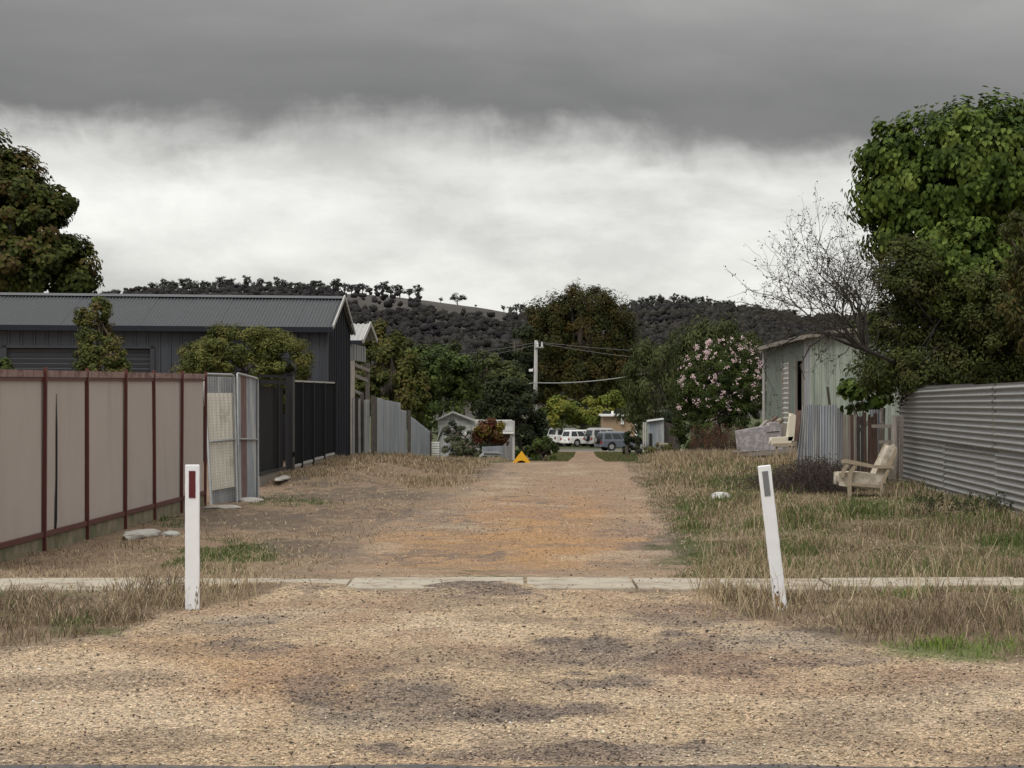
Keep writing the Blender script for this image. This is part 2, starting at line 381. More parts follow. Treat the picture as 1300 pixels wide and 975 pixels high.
M = dict(
    ground=ground_mat(),
    blade=attr_mat('grass_blade', .75, .25, spec=.15),
    leaf=attr_mat('leaf', .6, .25, spec=.14),
    farleaf=attr_mat('distant_leaf', .9, .0, spec=.05),
    pebble=attr_mat('pebble', .85, spec=.2),
    petal=attr_mat('petal', .7, .3),
    bark=surf('bark', (.10, .08, .065), .9, var=.35, scale=14, bump=.6, stretch=(1, 1, .3)),
    darkbark=surf('dark_bark', (.045, .036, .033), .9, var=.35, scale=14, bump=.6),
    greytwig=surf('grey_twig', (.048, .041, .036), .9, var=.3, scale=9),
    concrete=surf('concrete', (.40, .355, .28), .9, var=.16, scale=6, bump=.5, stain=(.27, .215, .16), stainth=(.50, .62), sscale=3.5),
    asphalt=surf('asphalt', (.09, .088, .09), .9, var=.35, scale=90, bump=.8, bscale=120, stain=(.22, .17, .13), stainth=(.5, .7), sscale=14),
    panel=surf('taupe_steel', (.50, .447, .410), .55, var=.05, scale=1.2, stain=(.42, .375, .34), stainth=(.52, .75), sscale=1.1, sstretch=(1, 1, .3)),
    maroon=surf('maroon_steel', (.105, .028, .024), .5, var=.12, scale=4),
    railtop=surf('faded_maroon', (.27, .17, .15), .5, var=.2, scale=5, stain=(.12, .04, .035), stainth=(.5, .6), sscale=5),
    plinth=surf('plinth', (.25, .215, .15), .9, var=.3, scale=5, bump=.5, stain=(.13, .14, .07), stainth=(.45, .65), sscale=3),
    whitepaint=surf('white_paint', (.80, .81, .83), .5, var=.03, scale=8, stain=(.55, .56, .56), stainth=(.66, .75), sscale=25, sstretch=(1, 1, .4)),
    redrefl=surf('red_reflector', (.10, .008, .012), .25, var=.2, scale=60, spec=.6),
    greyrefl=surf('grey_reflector', (.17, .175, .185), .3, var=.12, scale=60, spec=.6),
    rust=surf('rusted_flake', (.22, .11, .055), .9, var=.4, scale=70),
    charcoal=surf('charcoal_steel', (.011, .012, .015), .75, var=.1, scale=2, spec=.15),
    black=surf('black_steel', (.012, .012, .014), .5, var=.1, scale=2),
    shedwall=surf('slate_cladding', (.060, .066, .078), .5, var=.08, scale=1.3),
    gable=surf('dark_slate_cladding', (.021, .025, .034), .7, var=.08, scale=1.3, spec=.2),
    shedroof=surf('slate_roofing', (.046, .050, .056), .45, var=.07, scale=1.0),
    trim=surf('pale_trim', (.42, .41, .39), .6, var=.1),
    galv=surf('galvanised_iron', (.28, .28, .275), .5, .2, var=.10, scale=3, stretch=(1, 1, 3), stain=(.22, .21, .20), stainth=(.58, .78), sscale=5, sstretch=(1, 1, .4)),
    oldgalv=surf('weathered_iron', (.27, .275, .285), .6, .1, var=.3, scale=2.5, stretch=(1.5, 1.5, .3), stain=(.45, .45, .44), stainth=(.5, .62), sscale=3, sstretch=(1.5, 1.5, .15)),
    bluegalv=surf('bluish_iron', (.31, .335, .37), .6, .1, var=.3, scale=2.5, stretch=(1.5, 1.5, .3), stain=(.47, .48, .48), stainth=(.48, .60), sscale=2.6, sstretch=(1.5, 1.5, .12)),
    redrust=surf('rust_red_strip', (.19, .125, .115), .8, var=.3, scale=8, stretch=(3, 3, .6)),
    tube=surf('gate_tube', (.33, .34, .34), .5, .4, var=.15, scale=9),
    canvas=surf('cream_sheet', (.74, .70, .60), .85, var=.12, scale=3, stretch=(4, 4, .5), stain=(.36, .33, .26), stainth=(.6, .8)),
    greytimber=surf('grey_timber', (.255, .225, .195), .9, var=.3, scale=10, stretch=(3, 3, .4), bump=.4),
    brownpaling=surf('brown_paling', (.115, .072, .058), .9, var=.4, scale=10, stretch=(4, 4, .4), bump=.4),
    darktimber=surf('dark_timber', (.07, .058, .05), .9, var=.3, scale=8),
    greenclad=surf('pale_green_cladding', (.33, .375, .32), .6, var=.10, scale=1.5, stretch=(2, 2, .5), stain=(.22, .24, .21), stainth=(.45, .65), sscale=1.6, sstretch=(2, 2, .3)),
    greenclad2=surf('dull_green_cladding', (.17, .195, .165), .65, var=.12, scale=1.5),
    chairwood=surf('pale_chair_timber', (.33, .27, .195), .8, var=.2, scale=12, stain=(.2, .16, .11), stainth=(.55, .7), sscale=12),
    cushion=surf('cream_cushion', (.50, .45, .37), .95, var=.2, scale=9, bump=.6, bscale=12, stain=(.24, .19, .13), stainth=(.48, .68), sscale=6),
    creamvinyl=surf('cream_vinyl', (.62, .57, .46), .7, var=.08, scale=8),
    mattress=surf('patterned_ticking', (.27, .255, .26), .9, var=.12, scale=9, stain=(.40, .37, .39), stainth=(.50, .56), sscale=8),
    whitewall=surf('white_weatherboard', (.47, .475, .45), .7, var=.2, scale=3, stain=(.28, .28, .25), stainth=(.5, .65), sscale=1.2),
    lightroof=surf('light_roof', (.36, .36, .345), .6, var=.12, scale=3),
    tan=surf('tan_brick', (.33, .235, .155), .9, var=.12, scale=6),
    white=surf('plain_white', (.8, .8, .78), .5, var=.03),
    green_fence=surf('green_sheet', (.055, .10, .085), .6, var=.1),
    yellow=surf('yellow_plastic', (.78, .42, .02), .5, var=.08, scale=9),
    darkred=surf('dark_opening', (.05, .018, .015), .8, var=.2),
    glass=surf('dark_glass', (.02, .024, .028), .12, var=.1, spec=.6),
    tyre=surf('tyre', (.018, .018, .018), .8, var=.1),
    rim=surf('alloy_rim', (.42, .42, .43), .35, .5, var=.1),
    carwhite=surf('car_white', (.78, .78, .77), .3, var=.02, spec=.5),
    carsilver=surf('car_pale_silver', (.48, .47, .46), .35, .2, var=.02),
    cargrey=surf('car_blue_grey', (.15, .165, .20), .3, .3, var=.04),
    taillight=surf('tail_light', (.30, .02, .02), .3, var=.05),
    pole=surf('pole_timber', (.37, .36, .345), .85, var=.15, scale=4, stretch=(3, 3, .3)),
    wire=surf('wire', (.12, .12, .125), .5, .2),
    cable=surf('pale_cable', (.30, .31, .31), .5),
    hill=surf('hill_soil', (.046, .040, .034), .95, var=.3, scale=.02),
    rock=surf('pale_rock', (.40, .38, .34), .9, var=.25, scale=9, bump=.6),
    bag=surf('pale_bundle', (.52, .51, .49), .8, var=.2, scale=10, bump=.6, bscale=12),
    brick=surf('maroon_brick', (.16, .07, .07), .9, var=.2),
)

# ------------------------------------------------------------------ ground
def axis(segs):
    out = [segs[0][0]]
    for a, b, st in segs:
        n = max(1, int(round((b-a)/st))); out += list(np.linspace(a, b, n+1)[1:])
    return np.array(out)
gx = np.concatenate([-np.geomspace(3500, 9, 26), axis([(-8.6, -4, .1), (-4, 4, .045), (4, 8.6, .1)]), np.geomspace(9, 3500, 26)])
gy = np.concatenate([[-300, -60, -10, 0, 4, 6], axis([(7, 20, .06), (20, 30, .1), (30, 60, .2), (60, 240, 2)]), np.geomspace(250, 4200, 18)])
XX, YY = np.meshgrid(gx, gy); X1 = XX.ravel(); Y1 = YY.ravel()
Z1 = ground(X1, Y1); colr, mk = ground_color(X1, Y1)
nx, ny = len(gx), len(gy)
ii = (np.arange(ny-1)[:, None]*nx+np.arange(nx-1)[None, :]).ravel()
me = np_mesh('ground', np.c_[X1, Y1, Z1], np.c_[ii, ii+1, ii+1+nx, ii+nx], colr, M['ground'], True)
a = me.attributes.new('grav', 'FLOAT', 'POINT'); a.data.foreach_set('value', (mk['gravel']*(Y1 < 60)).astype(np.float32))
link('ground', me, kind='structure')
# bitumen edge at the photographer's feet
rd = []; N = 240; xs = np.linspace(-40, 40, N+1)
ey = 8.56+.05*(fbm(xs*3, xs*0, 3, 5)-.5)*2
V = [(x, -6, .014) for x in xs]+[(x, y, .02) for x, y in zip(xs, ey)]+[(x, y+.03, -.01) for x, y in zip(xs, ey)]
V = [(x, y, z+(.004 if z > 0 else 0)) for x, y, z in V]
MB().add(V, [(i, i+1, i+N+2, i+N+1) for i in range(N)]+[(i+N+1, i+N+2, i+2*N+3, i+2*N+2) for i in range(N)]).build('road', M['asphalt'], kind='structure')
# far street across the end of the lane
zs = float(gbase(202))+.03
MB().box(-60, 90, 197, 207, zs-.2, zs).build('street', M['asphalt'], kind='structure')
MB().box(-60, 90, 196.7, 197, zs-.2, zs+.1).build('kerb', M['concrete'], kind='structure')
# footpath of concrete slabs
fp = link('footpath', None, None, (0, 17, 0), kind='structure')
xe = [-9, -7.2, -5.6, -4.05, -2.6, -1.22, .10, .91, 2.35, 3.85, 5.3, 7, 9]
for i in range(len(xe)-1):
    a_, b_ = xe[i]+.012, xe[i+1]-.012; rr = random.Random(i)
    zt = .012+rr.uniform(-.004, .006); y0 = 16.50 if i > 3 else 16.42
    if i > 7: y0 = 16.72
    tl = rr.uniform(-.006, .006)
    V = []
    for z in (-.08, None):
        for (x, y) in ((a_, y0), (b_, y0+rr.uniform(-.01, .01)), (b_, 17.45), (a_, 17.45)):
            V.append((x, y, z if z is not None else zt+tl*(x-a_)))
    MB().add(V, [(0, 3, 2, 1), (4, 5, 6, 7), (0, 1, 5, 4), (1, 2, 6, 5), (2, 3, 7, 6), (3, 0, 4, 7)]).build('slab', M['concrete'], fp, bevel=.008)

# ------------------------------------------------------------------ hills
HP = [-2500, -900, -300, 0, 150, 195, 300, 400, 460, 500, 540, 580, 620, 655, 700, 760, 800, 850, 900, 940, 1000, 1100, 1300, 1600, 2400, 4000]
HH = [470, 430, 395, 390, 383, 374, 371, 372, 374, 377, 381, 386, 392, 398, 400, 398, 393, 391, 393, 400, 408, 404, 398, 396, 430, 470]
hpx = np.arange(-1800, 3200, 10.); rows = []
RY = 1400.
prof = [(450, 0), (600, .06), (800, .27), (1000, .52), (1200, .80), (1330, .95), (1400, 1.0), (1480, .97), (1700, .75), (2300, 0)]
def ridge_z(X):
    p = 650+X*F/RY
    return CAM-(np.interp(p, HP, HH)-HY)*RY/F + 1.5*(fbm(X/40., X*0, 3, 8)-.5)
def hill_z(X, Y):
    base = -6; rz = ridge_z(X); k = np.interp(Y, [q[0] for q in prof], [q[1] for q in prof])
    return base+(rz-base)*k + 5*(fbm(X/90., Y/90., 3, 4)-.5)*np.sin(np.clip(k, 0, 1)*math.pi)
hx = (hpx-650)*RY/F; hyy = np.concatenate([np.linspace(450, 1400, 40), np.linspace(1440, 2300, 12)])
HX, HYY = np.meshgrid(hx, hyy); Xh = HX.ravel(); Yh = HYY.ravel(); Zh = hill_z(Xh, Yh)
ii = (np.arange(len(hyy)-1)[:, None]*len(hx)+np.arange(len(hx)-1)[None, :]).ravel()
link('hills', np_mesh('hills', np.c_[Xh, Yh, Zh], np.c_[ii, ii+1, ii+1+len(hx), ii+len(hx)], None, M['hill'], True), kind='structure')

# ------------------------------------------------------------------ foliage generators
def rdir(n, r=rng):
    v = r.normal(size=(n, 3)); return v/np.linalg.norm(v, axis=1)[:, None]
def leaf_arrays(pos, nrm, size, droop=.0, asp=.5, r=rng, shape='d'):
    n = len(pos); nrm = nrm/np.linalg.norm(nrm, axis=1)[:, None]
    t = rdir(n, r); t[:, 2] -= droop
    t -= nrm*(t*nrm).sum(1)[:, None]; t /= np.linalg.norm(t, axis=1)[:, None]+1e-9
    b = np.cross(nrm, t); s = (size*r.uniform(.65, 1.25, n))[:, None]; w_ = s*asp
    if shape == 'd':
        V = np.stack([pos-t*s*.5, pos+b*w_*.5+nrm*s*.1, pos+t*s*.5, pos-b*w_*.5+nrm*s*.1], 1).reshape(-1, 3)
        k = np.arange(n)*4; Fc = np.concatenate([np.c_[k, k+1, k+2], np.c_[k, k+2, k+3]]); per = 4
    else:   # broad heart leaf, folded at the midrib
        V = np.stack([pos-t*s*.42, pos-t*s*.30+b*w_*.42+nrm*s*.08, pos+t*s*.08+b*w_*.5+nrm*s*.1, pos+t*s*.58-nrm*s*.06,
                      pos+t*s*.08-b*w_*.5+nrm*s*.1, pos-t*s*.30-b*w_*.42+nrm*s*.08], 1).reshape(-1, 3)
        k = np.arange(n)*6; Fc = np.concatenate([np.c_[k, k+1, k+2], np.c_[k, k+2, k+3], np.c_[k, k+3, k+4], np.c_[k, k+4, k+5]]); per = 6
    return V, Fc, per
def pal(pals, n, r=rng, base=None, spread=.25):
    """colours: random point between palette entries, 'base' 0..1 shifts whole clumps"""
    P = np.array(pals, float); q = r.uniform(0, 1, n) if base is None else np.clip(base+r.normal(0, spread, n), 0, 1)
    x = q*(len(P)-1); i = np.minimum(x.astype(int), len(P)-2); f = (x-i)[:, None]
    return (P[i]*(1-f)+P[i+1]*f)*r.uniform(.75, 1.25, n)[:, None]
def clumps(lobes, nc, r, inner=.55):
    L = np.array(lobes, float); area = (L[:, 3]*L[:, 4]+L[:, 4]*L[:, 5]+L[:, 3]*L[:, 5]); area /= area.sum()
    out = []; outd = []
    while len(out) < nc:
        k = r.choice(len(L), p=area); d = rdir(1, r)[0]
        if d[2] < -.75: continue
        q = r.uniform(inner, 1)**.6; p = L[k, :3]+d*L[k, 3:]*q
        deep = False
        for j in range(len(L)):
            if j != k and (((p-L[j, :3])/L[j, 3:])**2).sum() < .35: deep = True
        if deep and r.random() < .7: continue
        out.append(p); outd.append(d)
    return np.array(out), np.array(outd)
def crown_np(lobes, nc, cr, nl, size, pals, seed, droop=.3, asp=.5, shape='d', outward=.6, up=.5, squash=.8, clspread=.5, inner=.55, tone=(1.14, 1.09, .80)):
    r = np.random.default_rng(seed); C, D = clumps(lobes, nc, r, inner)
    k = r.integers(0, nc, nl); g = rdir(nl, r)*(r.uniform(0, 1, nl)**.45)[:, None]
    crs = (cr*r.uniform(.6, 1.35, nc))[k][:, None]
    pos = C[k]+g*crs*np.array([1, 1, squash])
    nrm = g*1.0+D[k]*outward+np.array([0, 0, up])+rdir(nl, r)*.55
    base = np.clip(r.uniform(.5-clspread, .5+clspread, nc), 0, 1)[k]
    V, Fc, per = leaf_arrays(pos, nrm, size, droop, asp, r, shape)
    col = np.repeat(pal(pals, nl, r, base, .18)*np.array(tone), per, 0)
    return V, Fc, col, C, pos
def limbs(base, top, targets, r0, seed, n=10, mb=None):
    rr = random.Random(seed); mb = mb or MB()
    base = np.array(base, float); top = np.array(top, float)
    pts = [base+(top-base)*t+np.array([rr.uniform(-1, 1), rr.uniform(-1, 1), 0])*r0*.7*(0 < t < 1) for t in (0, .15, .4, .7, 1)]
    mb.tube(pts, [r0*1.5, r0, r0*.85, r0*.7, r0*.4], 8)
    T = list(targets); rr.shuffle(T)
    for q in T[:n]:
        s = rr.uniform(.35, .95); a = base+(top-base)*s; q = np.array(q)
        mid = (a+q)/2+np.array([rr.uniform(-1, 1), rr.uniform(-1, 1), rr.uniform(0, 1)])*r0
        mb.tube([a, mid, q], [r0*.45, r0*.28, r0*.1], 5)
    return mb
def tree(name, label, cat, base, lobes, nc, cr, nl, size, pals, seed, r0=.12, nl_limbs=14, group=None, mat='leaf', bark='bark', trunk='trunk', crown='crown', **kw):
    root = thing(name, label, cat, tuple(base), group)
    V, Fc, col, C, pos = crown_np(lobes, nc, cr, nl, size, pals, seed, **kw)
    link(crown, np_mesh(crown, V-np.array(base), Fc, col, M[mat]), root)
    L = np.array(lobes); cen = L[:, :3].mean(0); top = np.array([cen[0], cen[1], (L[:, 2]+L[:, 5]*.4).max()])
    limbs(base, top, C, r0, seed, nl_limbs).build(trunk, M[bark], root, smooth=True)
    return root
def pxlobe(px, py, Y, rx, ry, depth=None, dY=0):
    """ellipsoid whose outline is given in photo pixels, standing at its real distance"""
    x, y, z = W(px, py, Y+dY); k = (Y+dY)/F
    return (x, y, z, rx*k, (depth if depth else rx*k*.9), ry*k)
G0 = lambda X, Y: float(ground(np.array([X]), np.array([Y]))[0])
def gpt(px, Y): X = (px-650)*Y/F; return (X, Y, G0(X, Y))

# ridge of the hill: eucalypts one can pick out one by one
PAL_RIDGE = [(.034, .035, .034), (.046, .048, .044), (.058, .058, .050)]
protos = []
for k in range(7):
    r = np.random.default_rng(100+k); wdt = [5, 4.2, 6, 4.6, 3.4, 5.4, 4][k]; h = [9, 10, 8.5, 11, 9, 10, 7.5][k]
    lobes = [(r.uniform(-wdt*.45, wdt*.45), r.uniform(-2, 2), h*r.uniform(.55, .9), wdt*r.uniform(.35, .6), wdt*.5, h*r.uniform(.14, .24)) for _ in range(5)]
    V, Fc, col, C, pos = crown_np(lobes, 26, 1.1, 1000, .62, PAL_RIDGE, 200+k, asp=.7, inner=.3, tone=(1, 1, 1))
    cm = np_mesh('crown', V, Fc, col, M['farleaf'])
    mb = MB(); mb.tube([(0, 0, -3), (.2, 0, h*.3), (0, 0, h*.6)], [.5, .38, .2], 5)
    for q in C[:8]: mb.tube([(0, 0, h*.32), (q[0]*.6, q[1]*.6, (h*.4+q[2])/2), tuple(q)], [.28, .18, .08], 4)
    tm = bpy.data.meshes.new('trunk'); tm.from_pydata(mb.v, [], mb.f); tm.materials.append(M['darkbark'])
    protos.append((cm, tm))
rr = random.Random(5); k = 0
spots = []
p = 196
while p < 545: spots.append((p, rr.uniform(.8, 1.12))); p += rr.uniform(6.5, 9.5) if p < 490 else rr.uniform(9, 14)
spots += [(560, .42), (604, .28), (640, .5), (648, .6), (656, .72), (664, .8)]
p = 801
while p < 1010: spots.append((p, rr.uniform(.75, 1.1))); p += rr.uniform(6, 9)
for i, (p, s) in enumerate(spots):
    X = (p-650)*RY/F; z = float(ridge_z(np.array([X]))[0]) - .5
    right = p > 700
    lab = 'small dark gum tree in the row along the hill ridge left of autumn tree' if not right else 'small dark gum tree standing on the ridge right of the big autumn tree'
    grp = 'gum trees along the left ridge' if not right else 'gum trees along the right ridge'
    root = thing('ridge_tree', lab, 'tree', (X, RY+rr.uniform(-12, 12), z), grp)
    cm, tm = protos[i % 7]
    root.rotation_euler = (0, 0, rr.uniform(0, 6)); root.scale = (s*rr.uniform(.9, 1.2), s, s*rr.uniform(.8, 1.05))
    link('trunk', tm, root); link('crown', cm, root)
X = (581-650)*RY/F; z = float(ridge_z(np.array([X]))[0])-.4
lone = thing('lone_tree', 'solitary round crowned gum tree silhouetted on the bare part of the ridge', 'tree', (X, RY, z))
V, Fc, col, C, pos = crown_np([(0, 0, 5.2, 4.6, 3.5, 2.1), (-2.4, 0, 4.2, 2.6, 2.5, 1.5), (2.6, 0, 4.6, 2.6, 2.5, 1.4)], 40, 1.2, 1500, .6, PAL_RIDGE, 77, asp=.7, tone=(1, 1, 1))
link('crown', np_mesh('crown', V, Fc, col, M['farleaf']), lone)
tm = limbs((0, 0, -2), (0, 0, 4), C, .35, 3, 8); mm = bpy.data.meshes.new('trunk'); mm.from_pydata(tm.v, [], tm.f); mm.materials.append(M['darkbark']); link('trunk', mm, lone)
# forest on the slope: nobody could count it
n = 13500; r = np.random.default_rng(31)
pxs = r.uniform(-200, 1500, n); Yf = r.uniform(620, 1375, n); Xf = (pxs-650)*Yf/F
pr = 650+Xf*F/Yf
bare = ((Yf > 1120) & (pr > 430) & (pr < 665)); keep = ~(bare & (r.random(n) < .80)) & ~((pr > 535) & (pr < 645) & (Yf > 1180)); Xf = Xf[keep]; Yf = Yf[keep]; n = len(Xf)
nl = 11; ctr = np.c_[Xf, Yf, hill_z(Xf, Yf)+r.uniform(1.5, 4, n)]; rad = r.uniform(.9, 2.7, n)*np.where(Yf > 1300, .7, 1)
import bmesh as _bm
_b = _bm.new(); _bm.ops.create_icosphere(_b, subdivisions=1, radius=1); IV = np.array([v.co[:] for v in _b.verts]); IF = np.array([[v.index for v in f.verts] for f in _b.faces]); _b.free()
bumps = 1+r.normal(0, .24, (n, len(IV)))
BV = (ctr[:, None]+IV[None]*rad[:, None, None]*bumps[..., None]*np.array([1, 1, .8])).reshape(-1, 3)
BF = (IF[None]+(np.arange(n)*len(IV))[:, None, None]).reshape(-1, 3)
tone_ = np.clip(fbm(Xf/70, Yf/70, 3, 9)*2-.5, 0, 1)
FP = [(.030, .028, .030), (.036, .035, .033), (.045, .042, .036)]
bc = np.repeat(pal(FP, n, r, tone_, .15), len(IV), 0)
k = np.repeat(np.arange(n), nl); g = rdir(n*nl, r); g[:, 2] = np.abs(g[:, 2])
pos = ctr[k]+g*(rad[k]*r.uniform(.9, 1.15, n*nl))[:, None]*np.array([1, 1, .8])
V, Fc, per = leaf_arrays(pos, g+rdir(n*nl, r)*.5+np.array([0, -.3, .3]), 1.0, .2, .8, r)
fc_ = np.repeat(pal(FP, n*nl, r, tone_[k], .15), per, 0)
V = np.concatenate([BV, V]); Fc = np.concatenate([BF, Fc+len(BV)]); fcol = np.concatenate([bc, fc_])
link('forest', np_mesh('forest', V, Fc, fcol, M['farleaf'], True),
     kind='stuff', label='dark scrubby forest covering the slope of the hill', category='forest')

# ------------------------------------------------------------------ background planting and trees
PAL_OLIVE = [(.032, .038, .014), (.058, .070, .022), (.09, .105, .034), (.10, .085, .035)]
PAL_GREEN = [(.028, .042, .016), (.05, .075, .025), (.085, .12, .04)]
PAL_AUT = [(.020, .026, .010), (.036, .044, .014), (.056, .050, .018), (.080, .052, .020)]
PAL_DARK = [(.012, .018, .010), (.024, .034, .018), (.042, .055, .028)]
PAL_YG = [(.07, .10, .025), (.13, .17, .04), (.20, .20, .05)]
PAL_WIL = [(.035, .047, .024), (.065, .082, .040), (.10, .12, .058)]
PAL_BIG = [(.025, .045, .010), (.05, .085, .018), (.095, .14, .035), (.14, .185, .055)]
PAL_SHRUB = [(.026, .034, .012), (.046, .064, .021), (.085, .104, .036), (.075, .068, .04)]
Y = 255.
tree('autumn_tree', 'huge rounded dark green tree turning brown, behind the parked cars', 'tree', gpt(740, Y),
     [pxlobe(738, 430, Y, 66, 66), pxlobe(700, 425, Y, 36, 48), pxlobe(775, 430, Y, 36, 50), pxlobe(740, 400, Y, 48, 36), pxlobe(738, 480, Y, 72, 42), pxlobe(690, 470, Y, 36, 40), pxlobe(787, 470, Y, 30, 40)],
     420, .95, 60000, .34, PAL_AUT, 11, r0=.5, asp=.5, up=.4, droop=-.5, clspread=.4, squash=1.25)
Y = 150.
for nm, lab, px, pt, lobes, pals, sd in (
    ('willow_tree', 'drooping grey-green pepper tree between the autumn tree and pink flowering bush', 835, 430,
     [(838, 490, 48, 62), (815, 480, 26, 48), (868, 500, 34, 60), (850, 470, 30, 45), (830, 525, 44, 38)], PAL_WIL, 12),
    ('willow_tree', 'taller grey-green pepper tree rising behind the pink flowering bush', 912, 405,
     [(912, 452, 46, 46), (885, 460, 30, 44), (940, 460, 26, 40), (900, 500, 44, 50)], PAL_WIL, 13)):
    Yt = Y if sd == 12 else 128.
    tree(nm, lab, 'tree', gpt(px, Yt), [pxlobe(a_, b_, Yt, c_, d_) for a_, b_, c_, d_ in lobes], 130, .55, 16000, .26, pals, sd, r0=.22, asp=.3, droop=1.4, up=.1, squash=1.4)
mid = [  # name,label,px,Y,lobes(px,py,rx,ry),pal,nc,cr,nl,size
 ('olive_tree', 'olive brown tree with sparse red leaves directly behind the grey corrugated fence', 500, 90., [(490, 490, 36, 46), (470, 500, 26, 36), (520, 500, 26, 50), (505, 455, 24, 26)], PAL_OLIVE, 110, .33, 12000, .17),
 ('rounded_tree', 'dull olive tree poking above the others behind the dark shed gable', 490, 190., [(485, 440, 24, 30), (500, 460, 30, 34), (468, 450, 20, 30)], PAL_OLIVE, 60, .7, 6000, .34),
 ('rounded_tree', 'mid green tree with flat top left of the white-roofed house', 560, 150., [(560, 475, 34, 40), (540, 470, 26, 36), (585, 480, 26, 34), (550, 520, 40, 36)], PAL_GREEN, 90, .6, 9000, .30),
 ('rounded_tree', 'pale green rounded tree just left of the power pole', 615, 175., [(615, 475, 28, 30), (640, 490, 26, 30), (600, 500, 32, 30)], PAL_WIL, 70, .6, 7000, .32),
 ('rounded_tree', 'dark tree filling the gap left of the autumn tree trunk', 655, 235., [(655, 470, 26, 44), (640, 500, 34, 40), (665, 440, 14, 24)], PAL_DARK, 70, .8, 7000, .4),
 ('dark_bush', 'big dark evergreen bush at the lane end beside the white-roofed house', 662, 96., [(655, 530, 36, 46), (632, 515, 24, 32), (680, 555, 20, 30), (660, 560, 40, 30), (640, 495, 24, 18)], PAL_DARK, 120, .3, 14000, .16),
 ('dark_bush', 'low green shrub at the foot of the big dark evergreen bush', 690, 92., [(690, 572, 18, 17), (672, 578, 20, 12)], PAL_GREEN, 30, .18, 3500, .11),
 ('olive_tree', 'dark green tree hanging over the end of the grey corrugated fence', 540, 96., [(537, 500, 24, 50), (548, 470, 18, 22), (530, 530, 22, 26)], PAL_GREEN, 80, .3, 8000, .16),
 ('garden_shrub', 'yellow-green shrub right beside the power pole, above the hedge', 712, 232., [(712, 522, 18, 20), (700, 530, 16, 14)], PAL_YG, 30, .6, 3000, .35),
 ('garden_shrub', 'yellow-green shrub in the middle of the row above the hedge', 742, 234., [(745, 524, 20, 18), (730, 528, 12, 12)], PAL_YG, 30, .6, 3000, .35),
 ('garden_shrub', 'yellowing shrub left of the tan brick building', 768, 232., [(768, 520, 16, 18), (778, 512, 14, 14), (760, 528, 12, 12)], PAL_YG, 30, .6, 3000, .35),
 ('grey_shrub', 'grey-green shrub against the white house wall', 585, 84., [(575, 568, 16, 18), (590, 572, 20, 16), (604, 568, 14, 16)], [(.05, .06, .045), (.09, .10, .075), (.13, .14, .11)], 30, .16, 3500, .09),
 ('grey_shrub', 'thin leafy shrub climbing the white house gable', 580, 86., [(575, 545, 14, 10), (588, 552, 12, 12)], [(.03, .04, .03), (.06, .07, .05)], 16, .14, 900, .1),
 ('grey_shrub', 'low dark leafy shrub between the steep grey shed and the box trailer', 600, 82., [(598, 578, 14, 12), (588, 582, 14, 9), (606, 570, 9, 10)], [(.02, .03, .016), (.05, .062, .03), (.08, .09, .05)], 26, .15, 2600, .09),
 ('red_shrub', 'copper red and yellow leaved shrub in front of the white-roofed house', 620, 83., [(620, 548, 20, 17), (612, 552, 12, 12), (632, 552, 12, 14)], [(.05, .012, .012), (.10, .03, .02), (.12, .10, .03), (.24, .22, .05)], 34, .2, 3600, .12),
 ('dark_bush', 'small dark conifer nearest to the grey car', 797, 165., [(797, 566, 6, 14), (798, 556, 4, 10)], PAL_DARK, 12, .2, 1200, .2),
 ('dark_bush', 'small dark conifer standing before the blue-white tin shed', 809, 165., [(809, 568, 7, 12), (808, 560, 4, 8)], PAL_DARK, 12, .2, 1200, .2),
 ('grey_shrub', 'loose grey-green weeds in front of the blue-white tin shed', 838, 108., [(838, 570, 12, 9), (824, 574, 9, 7), (850, 572, 10, 8)], PAL_OLIVE, 20, .2, 1500, .12),
 ('dark_bush', 'dark shrub growing against the side of the blue-white tin shed', 853, 120., [(853, 556, 12, 22), (848, 536, 9, 12)], PAL_DARK, 30, .3, 3500, .18),
]
for i, (nm, lab, px, Y, lb, pals, nc, cr, nl, sz) in enumerate(mid):
    cat = 'tree' if 'tree' in nm else 'bush'
    tree(nm, lab, cat, gpt(px, Y), [pxlobe(a_, b_, Y, c_, d_) for a_, b_, c_, d_ in lb], nc, cr, nl, sz, pals, 300+i, r0=.04+Y*.0006, asp=.55, trunk='stem' if cat == 'bush' else 'trunk', crown='foliage' if cat == 'bush' else 'crown')
# backing woodland between the gardens and the hill
r = np.random.default_rng(55); lob = []
for px in range(-260, 1560, 26):
    Yb = r.uniform(290, 420); lob.append(pxlobe(px+r.uniform(-8, 8), 492+r.uniform(-10, 14), Yb, 24, 22+r.uniform(0, 14)))
V, Fc, col, C, pos = crown_np(lob, 420, 1.4, 26000, .95, PAL_DARK+[(.05, .055, .025)], 56, asp=.7)
link('woodland', np_mesh('woodland', V, Fc, col, M['farleaf']), kind='stuff', label='mixed dark woodland behind the gardens at the foot of the hill', category='woodland')
V, Fc, col, C, pos = crown_np([(*W(px, 541, 239.)[:2], W(px, 541, 239)[2]-.2, .9, .8, .75) for px in range(672, 800, 5)], 120, .35, 9000, .16, [(.03, .04, .02), (.05, .06, .03), (.07, .075, .04)], 57, inner=.2)
link('hedge', np_mesh('hedge', V, Fc, col, M['leaf']), label='long clipped green hedge behind the parked cars', category='hedge')

